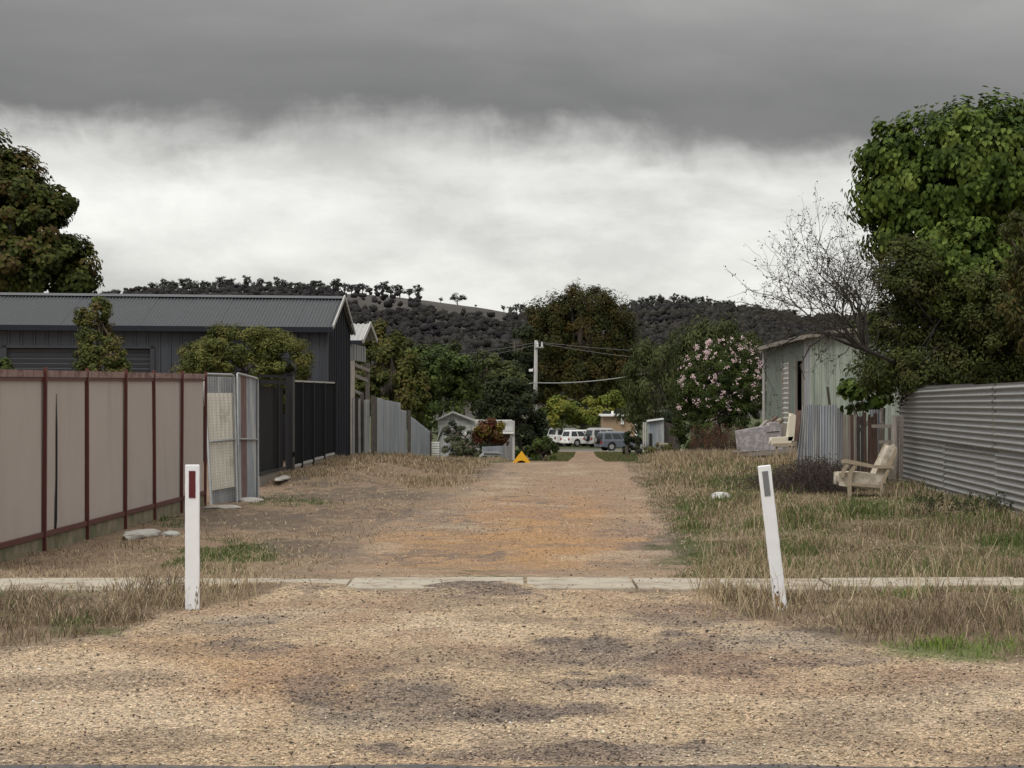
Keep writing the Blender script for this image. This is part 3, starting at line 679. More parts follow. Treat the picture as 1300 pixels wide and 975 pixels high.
# ------------------------------------------------------------------ left: taupe steel fence
OL = -5.85
def LY(px): return OL*F/(px-650-.0311*F)            # depth where the left boundary line crosses a photo column
fence = thing('steel_fence', 'long taupe steel panel fence with maroon posts on the left of the lane', 'fence', lane(OL, 30, -.3))
posts = [LY(-75), LY(-8), LY(53), LY(108), LY(156.5), LY(194), LY(228), LY(258)]
for i in range(len(posts)-1):
    y0, y1 = posts[i]+.0, posts[i+1]-.0
    zb, zt = -.10, 1.60
    zt0 = 1.62+.06*(y0-23)/12; zt1 = 1.62+.06*(y1-23)/12
    if i == 3:     # panel with an open vertical lap near the middle of the second full bay
        pass
    P = [lane(OL, y0, zb), lane(OL, y1, zb), lane(OL, y1, zt1), lane(OL, y0, zt0)]
    patch(P, 36, .006, 'sin', 4, (1, 0, 0)).build('panel', M['panel'], fence)
    MB().beam(lane(OL+.01, y0, zt0+.01), lane(OL+.01, y1, zt1+.01), .05, .075).build('top_rail', M['railtop'], fence)
    MB().beam(lane(OL+.012, y0, zt0-.05), lane(OL+.012, y1, zt1-.05), .03, .03).build('top_rail', M['maroon'], fence)
    MB().beam(lane(OL+.012, y0, zb), lane(OL+.012, y1, zb), .05, .055).build('bottom_rail', M['maroon'], fence)
    MB().beam(lane(OL-.01, y0+.01, zb-.13), lane(OL-.01, y1-.01, zb-.13), .05, .185).build('plinth', M['plinth'], fence)
for y in posts[:]:
    zt = 1.70+.06*(y-23)/12
    rr2 = random.Random(int(y*10)); MB().beam(lane(OL+.03, y, -.42), lane(OL+.03+rr2.uniform(-.01, .01), y+rr2.uniform(-.04, .04), zt), .04, .045, (0, 1, 0)).build('post', M['maroon'], fence)
# buckled lap in the second bay
Yq_ = lambda px: LY(px)
zq = lambda py, px: CAM-(py-HY)*LY(px)/F
BL = [(70.2, 70.5, 500), (70.0, 71.3, 545), (69.6, 71.3, 610), (68.6, 70.9, 660), (68.0, 69.2, 680)]
MB().add([lane(OL+.012, LY(a_), zq(c_, a_)) for a_, b_, c_ in BL]+[lane(OL+.016, LY(b_), zq(c_, b_)) for a_, b_, c_ in BL],
     [(i, i+1, i+6, i+5) for i in range(4)]).build('buckled_lap', M['charcoal'], fence)
# rubble in front of the plinth
def rock(name, label, loc, s, seed, mat, cat='rock'):
    r = np.random.default_rng(seed); import bmesh
    bm = bmesh.new(); bmesh.ops.create_icosphere(bm, subdivisions=3, radius=1)
    for v in bm.verts:
        p = v.co; k = 1+.25*(float(fbm(p.x*1.5+seed, p.y*1.5+p.z*1.1, 3, seed))-.5)*2
        v.co = (p.x*s[0]*k, p.y*s[1]*k, max(-.3, p.z)*s[2]*k)
    me = bpy.data.meshes.new(name); bm.to_mesh(me); bm.free(); me.materials.append(mat)
    return link(name, me, None, loc, label=label, category=cat)
x, y, z = gpt(180, 27.2); rock('concrete_lump', 'long grey concrete lump lying along the foot of the taupe fence', (x, y, z+.03), (.13, .55, .08), 4, M['rock']).rotation_euler = (0, 0, R(-14))
x, y, z = gpt(217, 27.5); rock('stone', 'small white stone lying in grass near the upright white post', (x, y, z+.01), (.12, .1, .05), 6, M['whitewall'])
x, y, z = gpt(283, 34.2); rock('stone', 'flat pale stone at the foot of the wire mesh gate', (x, y, z+.01), (.26, .2, .045), 8, M['rock'])
x, y, z = gpt(318, 36.5); rock('stone', 'flat grey stone at the foot of the corrugated gate leaf', (x, y, z+.01), (.22, .3, .05), 9, M['rock'])
x, y, z = gpt(915, 36.5); bagr = rock('crumpled_bag', 'crumpled whitish bag lying in the dry grass left of the leaning post', (x, y, z+.03), (.17, .15, .09), 14, M['bag'], 'bag')

# ------------------------------------------------------------------ propped gate leaves
def frame_tube(root, a, b, c, d, r=.022, mid=.5):
    A, B, C_, D = [np.array(p, float) for p in (a, b, c, d)]   # bottom-left, bottom-right, top-right, top-left
    e = .06
    loop = []
    for P0, P1, P2 in ((D, A, B), (A, B, C_), (B, C_, D), (C_, D, A)):
        u = (P0-P1)/np.linalg.norm(P0-P1); v = (P2-P1)/np.linalg.norm(P2-P1)
        loop += [P1+u*e, P1+(u+v)*e*.3, P1+v*e]
    loop.append(loop[0])
    MB().tube(loop, r, 8, False).build('frame', M['tube'], root, smooth=True)
    MB().tube([A+(D-A)*mid, B+(C_-B)*mid], r*.8, 8).build('cross_bar', M['tube'], root, smooth=True)
Yg = 36.0
g1 = thing('mesh_gate', 'wire mesh gate leaf with cream sheet behind, leaning at the end of the taupe fence', 'gate', W(285, 645, Yg))
a, b, c_, d = W(269, 648, Yg-.6), W(301, 641, Yg+.2), W(297, 476, Yg+.5), W(258.5, 475, Yg-.2)
frame_tube(g1, a, b, c_, d)
A, B, Cc, D = map(np.array, (a, b, c_, d))
mb = MB()
for t in np.linspace(.05, .95, 12): mb.tube([A+(B-A)*t, D+(Cc-D)*t], .002, 3, False)
for t in np.linspace(.02, .98, 44): mb.tube([A+(D-A)*t, B+(Cc-B)*t], .002, 3, False)
mb.build('wire_mesh', M['tube'], g1, kind='stuff')
o_ = np.array((-.02, .07, 0))
patch([A+(D-A)*.14+o_, B+(Cc-B)*.14+o_, B+(Cc-B)*.86+o_, A+(D-A)*.86+o_], 7, .02, 'sin', 6, (0, -1, 0)).build('cream_sheet', M['canvas'], g1, smooth=True)
patch([A+(D-A)*.01+o_*2, B+(Cc-B)*.01+o_*2, B+(Cc-B)*.985+o_*2, A+(D-A)*.985+o_*2], 12, .012, 'sin', 6, (0, -1, 0)).build('iron_sheet', M['oldgalv'], g1, smooth=True)
g2 = thing('corrugated_gate', 'grey corrugated gate leaf with a rusty red strip beside the wire mesh gate', 'gate', W(315, 640, Yg+1))
a, b, c_, d = W(303, 641, Yg+.3), W(327.5, 636, Yg+1.5), W(327, 481, Yg+1.9), W(301, 474, Yg+.5)
frame_tube(g2, a, b, c_, d)
A, B, Cc, D = map(np.array, (a, b, c_, d)); o_ = np.array((-.02, .05, 0))
for t0, t1, m_ in ((.02, .2, 'bluegalv'), (.2, .48, 'redrust'), (.48, .98, 'bluegalv')):
    patch([A+(B-A)*t0+o_, A+(B-A)*t1+o_, D+(Cc-D)*t1+o_, D+(Cc-D)*t0+o_], max(2, int((t1-t0)*10)), .014, 'sin', 6, (0, -1, 0)).build('iron_sheet', M[m_], g2, smooth=True)
# charcoal gate, post and panel fence
df = thing('charcoal_fence', 'near-black steel panel fence with pale bottom strip in front of the slate shed', 'fence', lane(OL, 48, -.1))
yg0, yg1 = LY(329), LY(362)
dg = thing('driveway_gate', 'wide near-black sheet gate beside the corrugated gate leaf', 'gate', lane(OL, 43, -.2))
MB().beam(lane(OL-.05, yg0, .75), lane(OL-.05, yg1, .75), .02, 1.6, (0, 0, 1)).build('sheet', M['charcoal'], dg)
for z_, h_, m_ in ((1.64, .09, 'charcoal'), (1.75, .05, 'charcoal'), (-.03, .05, 'black')): MB().beam(lane(OL, yg0, z_), lane(OL, yg1, z_), .06, h_).build('rail', M[m_], dg)
MB().beam(lane(OL-.01, yg0, -.17), lane(OL-.01, yg1, -.12), .04, .2).build('kick_board', M['greytimber'], dg)
MB().beam(lane(OL+.01, LY(352), -.05), lane(OL+.01, LY(352), 1.7), .05, .05, (0, 1, 0)).build('stile', M['black'], dg)
gp = thing('gate_post', 'thick black square post between the black gate and panel fence', 'post', lane(OL, LY(366), -.2))
MB().beam(lane(OL+.03, LY(366.5), -.35), lane(OL+.03, LY(366.5), 1.80), .14, .5, (0, 1, 0)).build('shaft', M['black'], gp, bevel=.01)
MB().beam(lane(OL+.03, LY(366.5), 1.795), lane(OL+.03, LY(366.5), 1.83), .18, .56, (0, 1, 0)).build('cap', M['charcoal'], gp)
MB().beam(lane(OL+.11, LY(365), .22), lane(OL+.16, LY(365), .22), .06, .1, (0, 0, 1)).build('latch', M['charcoal'], gp)
dp = [LY(371), LY(381), LY(395.5), LY(409.5), LY(423.5)]
dp[0] = LY(368.5)
for i in range(4):
    y0, y1 = dp[i]+.03, dp[i+1]-.03; zb = -.02+.02*i
    P = [lane(OL, y0, zb), lane(OL, y1, zb), lane(OL, y1, 1.66), lane(OL, y0, 1.66)]
    patch(P, 30, .006, 'sin', 4, (1, 0, 0)).build('panel', M['charcoal'], df)
    MB().beam(lane(OL+.01, y0, 1.68), lane(OL+.01, y1, 1.68), .05, .035).build('top_rail', M['trim'], df)
    MB().beam(lane(OL+.01, y0, zb-.02), lane(OL+.01, y1, zb-.02), .05, .05).build('bottom_rail', M['trim'], df)
    MB().beam(lane(OL, y0, zb-.15), lane(OL, y1, zb-.15), .04, .2).build('plinth', M['greytimber'], df)
for y in dp: MB().beam(lane(OL+.03, y, -.3), lane(OL+.03, y, 1.67), .07, .06, (0, 1, 0)).build('post', M['black'], df)
x, y, z = gpt(345, 41.5); rock('stone', 'pale flat concrete edging stone under the black gate', (lane(OL+.25, 42.5, 0)[0], 42.5, G0(OL+.25+1.3, 42.5)+.03), (.12, 1.1, .05), 21, M['rock'])

# ------------------------------------------------------------------ slate shed
sh = thing('slate_shed', 'long slate grey steel shed with ribbed walls and corrugated roof', 'shed', lane(OL-.02, 55, -.1))
OS = OL-.06
yA, yC, yR = 52.4, 57.9, 55.1
A0 = np.array(lane(OS, yA, 0)); C0 = np.array(lane(OS, yC, 0)); R0 = np.array(lane(OS, yR, 0))
ldir = np.array([-11.2, 50.6, 0])-np.array([A0[0], A0[1], 0]); ldir /= np.linalg.norm(ldir); LEN = 14
ze, zr = 2.93, 3.74
Z = lambda p, z: np.array([p[0], p[1], z])
B0 = A0+ldir*LEN; D0 = C0+ldir*LEN; RB = R0+ldir*LEN
fn = np.array([ldir[1], -ldir[0], 0]); fn = fn if fn[1] < 0 else -fn
def onl(px):   # distance along the front wall where photo column px crosses it
    k_ = (px-650)/F; return (k_*A0[1]-A0[0])/(ldir[0]-k_*ldir[1])
d0, d1 = onl(190), onl(8)
# cladding: right of the door, above the door, left of it
def wallseg(a, b, z0, z1, root=sh, mat='shedwall', name='cladding_sheet'):
    nr = max(1, round((b-a)/.25)); per_ = max(1, min(4, nr))
    P = [Z(A0+ldir*a, z0), Z(A0+ldir*b, z0), Z(A0+ldir*b, z1), Z(A0+ldir*a, z1)]
    sheets(P, nr, per_, -.03 if False else .03, 'rib', name, M[mat], root, fn)
wallseg(.0, d0-.09, -.3, ze-.02); wallseg(d0-.089, d1+.089, 2.45, ze-.02); wallseg(d1+.09, LEN, -.3, ze-.02)
nsl = 24
for i in range(nsl):
    z0 = -.2+i*.11
    a_ = A0+ldir*d0+fn*-.05; b_ = A0+ldir*d1+fn*-.05
    if z0+.11 < 2.46: MB().add([Z(a_, z0), Z(b_, z0), Z(b_, z0+.085)+fn*.035, Z(a_, z0+.085)+fn*.035, Z(b_, z0+.11), Z(a_, z0+.11)], [(0, 1, 2, 3), (3, 2, 4, 5)]).build('roller_slat', M['shedwall'], sh)
for dd in (d0-.05, d1+.05): MB().beam(Z(A0+ldir*dd+fn*.03, -.3), Z(A0+ldir*dd+fn*.03, 2.5), .10, .07, tuple(fn)).build('door_frame', M['shedroof'], sh)
MB().beam(Z(A0+ldir*(d0-.1)+fn*.03, 2.47), Z(A0+ldir*(d1+.1)+fn*.03, 2.47), .07, .06).build('door_frame', M['shedroof'], sh)
# gable end
gn = np.array([1, -.0311, 0])
gm = MB(); yy = [yA, yR, yC]
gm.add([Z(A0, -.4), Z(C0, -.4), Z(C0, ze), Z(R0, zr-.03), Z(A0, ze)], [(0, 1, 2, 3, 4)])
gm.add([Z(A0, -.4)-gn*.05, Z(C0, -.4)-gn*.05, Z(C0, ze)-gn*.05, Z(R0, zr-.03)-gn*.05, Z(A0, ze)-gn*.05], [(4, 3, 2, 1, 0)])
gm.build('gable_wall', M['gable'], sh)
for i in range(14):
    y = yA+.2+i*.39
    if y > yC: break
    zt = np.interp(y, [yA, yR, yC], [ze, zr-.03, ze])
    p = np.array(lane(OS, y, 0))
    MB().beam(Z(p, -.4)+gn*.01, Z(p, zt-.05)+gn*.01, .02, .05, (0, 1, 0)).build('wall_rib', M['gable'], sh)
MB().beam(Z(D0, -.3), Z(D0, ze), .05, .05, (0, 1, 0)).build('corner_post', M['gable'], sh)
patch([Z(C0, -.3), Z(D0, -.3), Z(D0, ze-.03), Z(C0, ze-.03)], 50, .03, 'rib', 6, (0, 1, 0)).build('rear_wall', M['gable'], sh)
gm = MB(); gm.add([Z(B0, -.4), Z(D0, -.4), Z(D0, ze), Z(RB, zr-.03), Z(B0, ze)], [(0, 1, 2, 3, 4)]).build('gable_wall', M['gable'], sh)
# roof sheets
ov = .12; e0 = A0+fn*.12; e1 = B0+fn*.12
slope = (zr-ze)/2.75; zo = ze+.02
sheets([Z(e0+gn*ov, zo-.03), Z(e1, zo-.03), Z(RB, zr), Z(R0+gn*ov, zr)], 176, 11, .017, 'sin', 'roof_sheet', M['shedroof'], sh, (0, 0, 1), per=4)
patch([Z(C0-fn*.12+gn*ov, zo-.03), Z(D0-fn*.12, zo-.03), Z(RB, zr), Z(R0+gn*ov, zr)], 176, .017, 'sin', 4, (0, 0, 1)).build('roof_sheet', M['shedroof'], sh)
mb = MB(); s0 = R0+gn*(ov+.01); s1 = RB
mb.add([Z(s0+fn*.19, zr-.02), Z(s1+fn*.19, zr-.02), Z(s1, zr+.045), Z(s0, zr+.045), Z(s0-fn*.19, zr-.02), Z(s1-fn*.19, zr-.02)], [(0, 1, 2, 3), (3, 2, 5, 4)]).build('ridge_cap', M['shedroof'], sh)
MB().beam(Z(e0+gn*ov+fn*.05, zo-.06), Z(e1+fn*.05, zo-.06), .11, .12).build('gutter', M['gable'], sh)
MB().beam(Z(e0+gn*(ov+.02), zo-.0), Z(s0+gn*.02, zr+.03), .03, .09).build('barge_board', M['trim'], sh)
MB().beam(Z(C0-fn*.12+gn*(ov+.02), zo-.0), Z(s0+gn*.02, zr+.03), .03, .09).build('barge_board', M['trim'], sh)
MB().beam(Z(A0+gn*.02, -.3), Z(A0+gn*.02, ze), .07, .07, (0, 1, 0)).build('corner_flashing', M['shedroof'], sh)

# raised timber outbuilding behind the shed
ob = thing('elevated_outbuilding', 'small gabled outbuilding with pale corrugated roof on tall timber posts behind the slate shed', 'shed', lane(OL-.2, 64, -.5))
Yo = 66.
w0 = lambda px, py, Y_=Yo: np.array(W(px, py, Y_))
Lp, Rp, Ap = w0(459, 433, 64.2), w0(477, 433, 69), w0(468.5, 411, 66.4)
bk = np.array([-3.0, -.0, 0])
patch([Lp, Lp+bk, Ap+bk, Ap], 22, .017, 'sin', 4, (0, 0, 1)).build('roof_sheet', M['lightroof'], ob)
patch([Rp, Rp+bk, Ap+bk, Ap], 22, .017, 'sin', 4, (0, 0, 1)).build('roof_sheet', M['lightroof'], ob)
for q in (Lp, Rp): MB().beam(q+np.array([.04, 0, 0]), Ap+np.array([.04, 0, 0]), .04, .13).build('barge_board', M['trim'], ob)
inn = np.array([-.35, 0, 0]); GLz = Lp[2]-.55
mb = MB(); mb.add([Z(Lp+inn, GLz), Z(Rp+inn, GLz), Rp+inn, Ap+inn, Lp+inn], [(0, 1, 2, 3, 4)]).build('gable_wall', M['darktimber'], ob)
for i in range(6):
    t = (i+.5)/6; q = Lp+(Rp-Lp)*t+np.array([-.30, 0, 0]); MB().beam(Z(q, GLz+.02), Z(q, GLz+.48), .02, (Rp[1]-Lp[1])/6-.04, (0, 1, 0)).build('gable_board', M['oldgalv'], ob)
for i in range(4):
    q = Lp+np.array([-.4-i*.22, -.05, 0]); MB().beam(Z(q, GLz), Z(q, Lp[2]-.06), .2, .03, (0, 1, 0)).build('side_board', M['oldgalv'], ob)
MB().beam(Lp+np.array([.02, -.08, -.03]), Lp+bk+np.array([0, -.08, -.03]), .1, .1).build('gutter', M['gable'], ob)
for q in (Lp+np.array([-.25, 0, 0]), Rp+np.array([-.25, 0, 0]), Lp+np.array([-.55, 0, 0])): MB().beam(Z(q, -.6), Z(q, GLz), .12, .12, (0, 1, 0)).build('post', M['greytimber'], ob)
for i, dz_ in enumerate((.12, .42, .85, 1.2, 1.5)):
    q = Lp+np.array([-.2, 0, 0]); e_ = [1.0, .85, .5, .35, .3][i]
    MB().beam(Z(q, GLz-dz_), Z(q+(Rp-Lp)*e_, GLz-dz_-.12), .05, .10).build('brace', M['greytimber'], ob)

# ------------------------------------------------------------------ grey corrugated fence further down on the left
gf = thing('corrugated_fence', 'weathered grey vertical corrugated iron fence stepping down beyond the slate shed', 'fence', lane(OL, 70, -.6))
seg = [(447, 468.5, 505, 508, 'oldgalv'), (475.5, 491, 504, 508, 'bluegalv'), (491, 508, 508, 512, 'bluegalv'), (508, 515.5, 520, 521, 'bluegalv'), (519.5, 532, 527, 537, 'bluegalv'), (532, 545.5, 537, 548, 'bluegalv')]
for p0, p1, t0, t1, m_ in seg:
    y0, y1 = LY(p0), LY(p1); zt = lambda t, y: CAM-(t-HY)*y/F
    P = [lane(OL, y0, G0(OL+.0311*y0, y0)-.1), lane(OL, y1, G0(OL+.0311*y1, y1)-.1), lane(OL, y1, zt(t1, y1)), lane(OL, y0, zt(t0, y0))]
    nn = max(2, int((y1-y0)/.12)); k_ = max(1, round(nn/7))
    sheets(P, k_*7, 7, .02, 'sin', 'iron_sheet', M[m_], gf, (1, 0, 0), jit=.012, seed=int(p0))
for p_, t_ in ((450, 504), (457, 500), (471.5, 502), (474, 504), (517.5, 521), (545, 546)):
    y_ = LY(p_); MB().beam(lane(OL+.05, y_, -1.2), lane(OL+.05, y_, CAM-(t_-HY)*y_/F), .1, .12+.35*(p_ in (471.5, 517.5)), (0, 1, 0)).build('post', M['darktimber'], gf)

# ------------------------------------------------------------------ white-roofed house and clutter at the lane end (left)
Yh_ = 92.
ho = thing('white_house', 'low white weatherboard house with gabled roof half hidden by shrubs at the lane end', 'house', gpt(600, Yh_))
H = lambda px, py, d_=0: np.array(W(px, py, Yh_+d_))
def slab_poly(pts, depth, name, mat, root, **kw):
    pts = [np.array(p) for p in pts]; n_ = len(pts); dv = np.array([0, depth, 0])
    return MB().add(pts+[p+dv for p in pts], [tuple(range(n_)), tuple(range(n_, 2*n_))[::-1]]+[(i, (i+1) % n_, n_+(i+1) % n_, n_+i) for i in range(n_)]).build(name, M[mat], root, **kw)
for i in range(9):
    z0 = H(560, 533)[2]-(i+1)*.16; MB().box(H(556, 0)[0], H(612, 0)[0], Yh_-.02, Yh_+.03+.0, z0, z0+.15).build('weatherboard', M['whitewall'], ho)
MB().box(H(556, 0)[0], H(650, 0)[0], Yh_+.05, Yh_+4, H(0, 592)[2], H(0, 534)[2]).build('wall', M['whitewall'], ho)
slab_poly([H(557, 533), H(602, 533), H(576, 523.5)], .08, 'gable', 'whitewall', ho)
Pk = H(575.5, 522.2); 
patch([H(554, 533, -.2), H(554, 533, 5), H(575, 522.6, 5), H(575, 522.6, -.2)], 40, .015, 'sin', 4, (0, 0, 1)).build('roof', M['lightroof'], ho)
patch([H(603, 534, -.2), H(603, 534, 5), H(575, 522.6, 5), H(575, 522.6, -.2)], 40, .015, 'sin', 4, (0, 0, 1)).build('roof', M['lightroof'], ho)
MB().beam(H(575, 523, -.25), H(603, 534, -.25), .05, .07).build('barge_board', M['trim'], ho)
MB().beam(H(575, 523, -.25), H(554, 533, -.25), .05, .07).build('barge_board', M['trim'], ho)
patch([H(600, 548, -1.2), H(652, 548, -1.2), H(652, 534, 1), H(600, 534, 1)], 22, .02, 'sin', 5, (0, 0, 1)).build('verandah_roof', M['lightroof'], ho)
MB().beam(H(590, 549.5, -1.25), H(652, 549.5, -1.25), .1, .07).build('gutter', M['white'], ho)
for p_ in (600, 649, 652): MB().beam(H(p_, 592, -1.15), H(p_, 534 if p_ == 652 else 549, -1.15), .09, .09, (0, 1, 0)).build('verandah_post', M['trim'], ho)
MB().box(H(603, 0)[0], H(648, 0)[0], Yh_-.0, Yh_+.04, H(0, 590)[2], H(0, 551)[2]).build('porch_shade', M['darktimber'], ho)  # dark panel on the wall, standing in for shade under the verandah roof
MB().box(H(566, 0)[0], H(584, 0)[0], Yh_-.06, Yh_+.0, H(0, 566)[2], H(0, 549)[2]).build('window', M['glass'], ho)
wg = thing('steep_shed', 'small grey shed with steep pale roof beside the white house', 'shed', gpt(566, 89))
Q = lambda px, py, d_=0: np.array(W(px, py, 88+d_))
patch([Q(553, 566), Q(553, 566, 2), Q(567, 541, 2), Q(561, 541)], 10, .015, 'sin', 4, (0, 0, 1)).build('roof', M['trim'], wg)
slab_poly([Q(558, 584), Q(577, 584), Q(576, 560), Q(568, 541), Q(559, 560)], 1.6, 'wall', 'oldgalv', wg)
MB().beam(Q(568, 540, -.05), Q(577.5, 562, -.05), .05, .08).build('barge_board', M['darktimber'], wg)
ls = thing('louvred_screen', 'small white slatted screen at the end of the grey corrugated fence', 'screen', gpt(553, 86))
Q2 = lambda px, py, d_=0: np.array(W(px, py, 85+d_))
for p_ in (547.5, 558.5): MB().beam(Q2(p_, 585), Q2(p_, 560), .04, .04, (0, 1, 0)).build('stile', M['greytimber'], ls)
for i in range(7): MB().beam(Q2(548, 562+i*3), Q2(558, 562+i*3), .03, .055).build('slat', M['white'], ls)
lf = thing('lane_end_fence', 'short grey corrugated fence in front of the red-leaved shrub', 'fence', gpt(632, 80))
Q3 = lambda px, py, d_=0: np.array(W(px, py, 80+d_))
sheets([Q3(612, 590), Q3(638, 590), Q3(638, 566), Q3(612, 567)], 12, 4, .02, 'sin', 'iron_sheet', M['bluegalv'], lf, (0, -1, 0), seed=3)
sheets([Q3(638, 592), Q3(650, 592, 9), Q3(650, 553, 9), Q3(638, 567)], 24, 8, .02, 'sin', 'iron_sheet', M['oldgalv'], lf, (1, 0, 0), seed=5)
tr = thing('box_trailer', 'low grey box trailer parked before the short corrugated fence', 'trailer', gpt(622, 77))
Q4 = lambda px, py, d_=0: np.array(W(px, py, 77+d_))
slab_poly([Q4(608, 584), Q4(636, 584), Q4(636, 577), Q4(632, 575), Q4(614, 575), Q4(608, 580)], 1.2, 'tray', 'oldgalv', tr, bevel=.01)
MB().beam(Q4(614, 574.5, -.03), Q4(636, 575, -.03), .05, .05).build('rail', M['tube'], tr)
for p_ in (615, 631):
    c0 = Q4(p_, 586, -.1); MB().tube([c0, c0+np.array([0, .16, 0])], .2, 14).build('wheel', M['tyre'], tr)
# yellow hood
Yy = 57.5
yh = thing('yellow_hood', 'small bright yellow tent-shaped hood with dark arched opening at the lane edge', 'marker', gpt(662, Yy))
Q5 = lambda px, py, d_=0: np.array(W(px, py, Yy+d_))
arch = [(650.5, 588.5), (662, 574), (662.8, 574), (673.5, 588.5), (668.5, 588.5), (666, 585.2), (662, 584), (657.5, 585.2), (655, 588.5)]
slab_poly([Q5(*p_) for p_ in arch], .32, 'shell', 'yellow', yh, bevel=.008)
slab_poly([Q5(655.2, 588.5, .05), Q5(668.3, 588.5, .05), Q5(666, 585.2, .05), Q5(662, 584, .05), Q5(657.5, 585.2, .05)], .2, 'opening', 'darkred', yh)

# ------------------------------------------------------------------ power pole and wires
Yp = 205.
pp = thing('power_pole', 'tall grey timber power pole rising behind the dark bush near the parked cars', 'pole', gpt(680, Yp))
Q6 = lambda px, py, d_=0: np.array(W(px, py, Yp+d_))
b0 = np.array(gpt(679, Yp)); MB().tube([b0, Q6(680.5, 432)], [.24, .15], 10).build('shaft', M['pole'], pp, smooth=True)
MB().beam(Q6(679, 441, -.2), Q6(690, 441, -.2), .12, .12).build('cross_arm', M['pole'], pp)
for p_ in (682.5, 688): MB().tube([Q6(p_, 440, -.2), Q6(p_, 434, -.2)], [.10, .06], 8).build('insulator', M['white'], pp)
MB().beam(Q6(674, 469.5, -.1), Q6(680, 466, -.1), .05, .05).build('lamp_arm', M['pole'], pp)
MB().beam(Q6(671.5, 470, -.2), Q6(676.5, 470, -.2), .3, .22).build('lamp_head', M['white'], pp)
MB().beam(Q6(677, 494, -.2), Q6(679, 494, -.2), .2, .2).build('junction_box', M['trim'], pp)
def wire(label, pts, r, mat, sag):
    a_, b_ = [np.array(p) for p in pts]; P = []
    for t in np.linspace(0, 1, 17): P.append(a_+(b_-a_)*t-np.array([0, 0, sag*4*t*(1-t)]))
    MB().tube(P, r, 5).build('overhead_wire', M[mat], None, label=label, category='wire')
wire('upper thin wire running left from the power pole top', (Q6(679, 435, -.2), W(380, 452, 190)), .02, 'wire', .7)
wire('lower thin wire running left from the power pole cross arm', (Q6(688, 436, -.2), W(380, 462, 190)), .02, 'wire', .9)
wire('upper thin wire running right from the power pole top', (Q6(682, 434, -.2), W(980, 447, 190)), .02, 'wire', .4)
wire('lower thin wire running right from the power pole cross arm', (Q6(688, 436, -.2), W(980, 462, 190)), .02, 'wire', .5)
wire('thick pale cable hanging left from the middle of the power pole', (Q6(679, 486, -.25), W(566, 491, 185)), .042, 'cable', .15)
wire('thick pale cable rising right from the middle of the power pole', (Q6(682, 486, -.25), W(850, 468, 170)), .042, 'cable', .35)

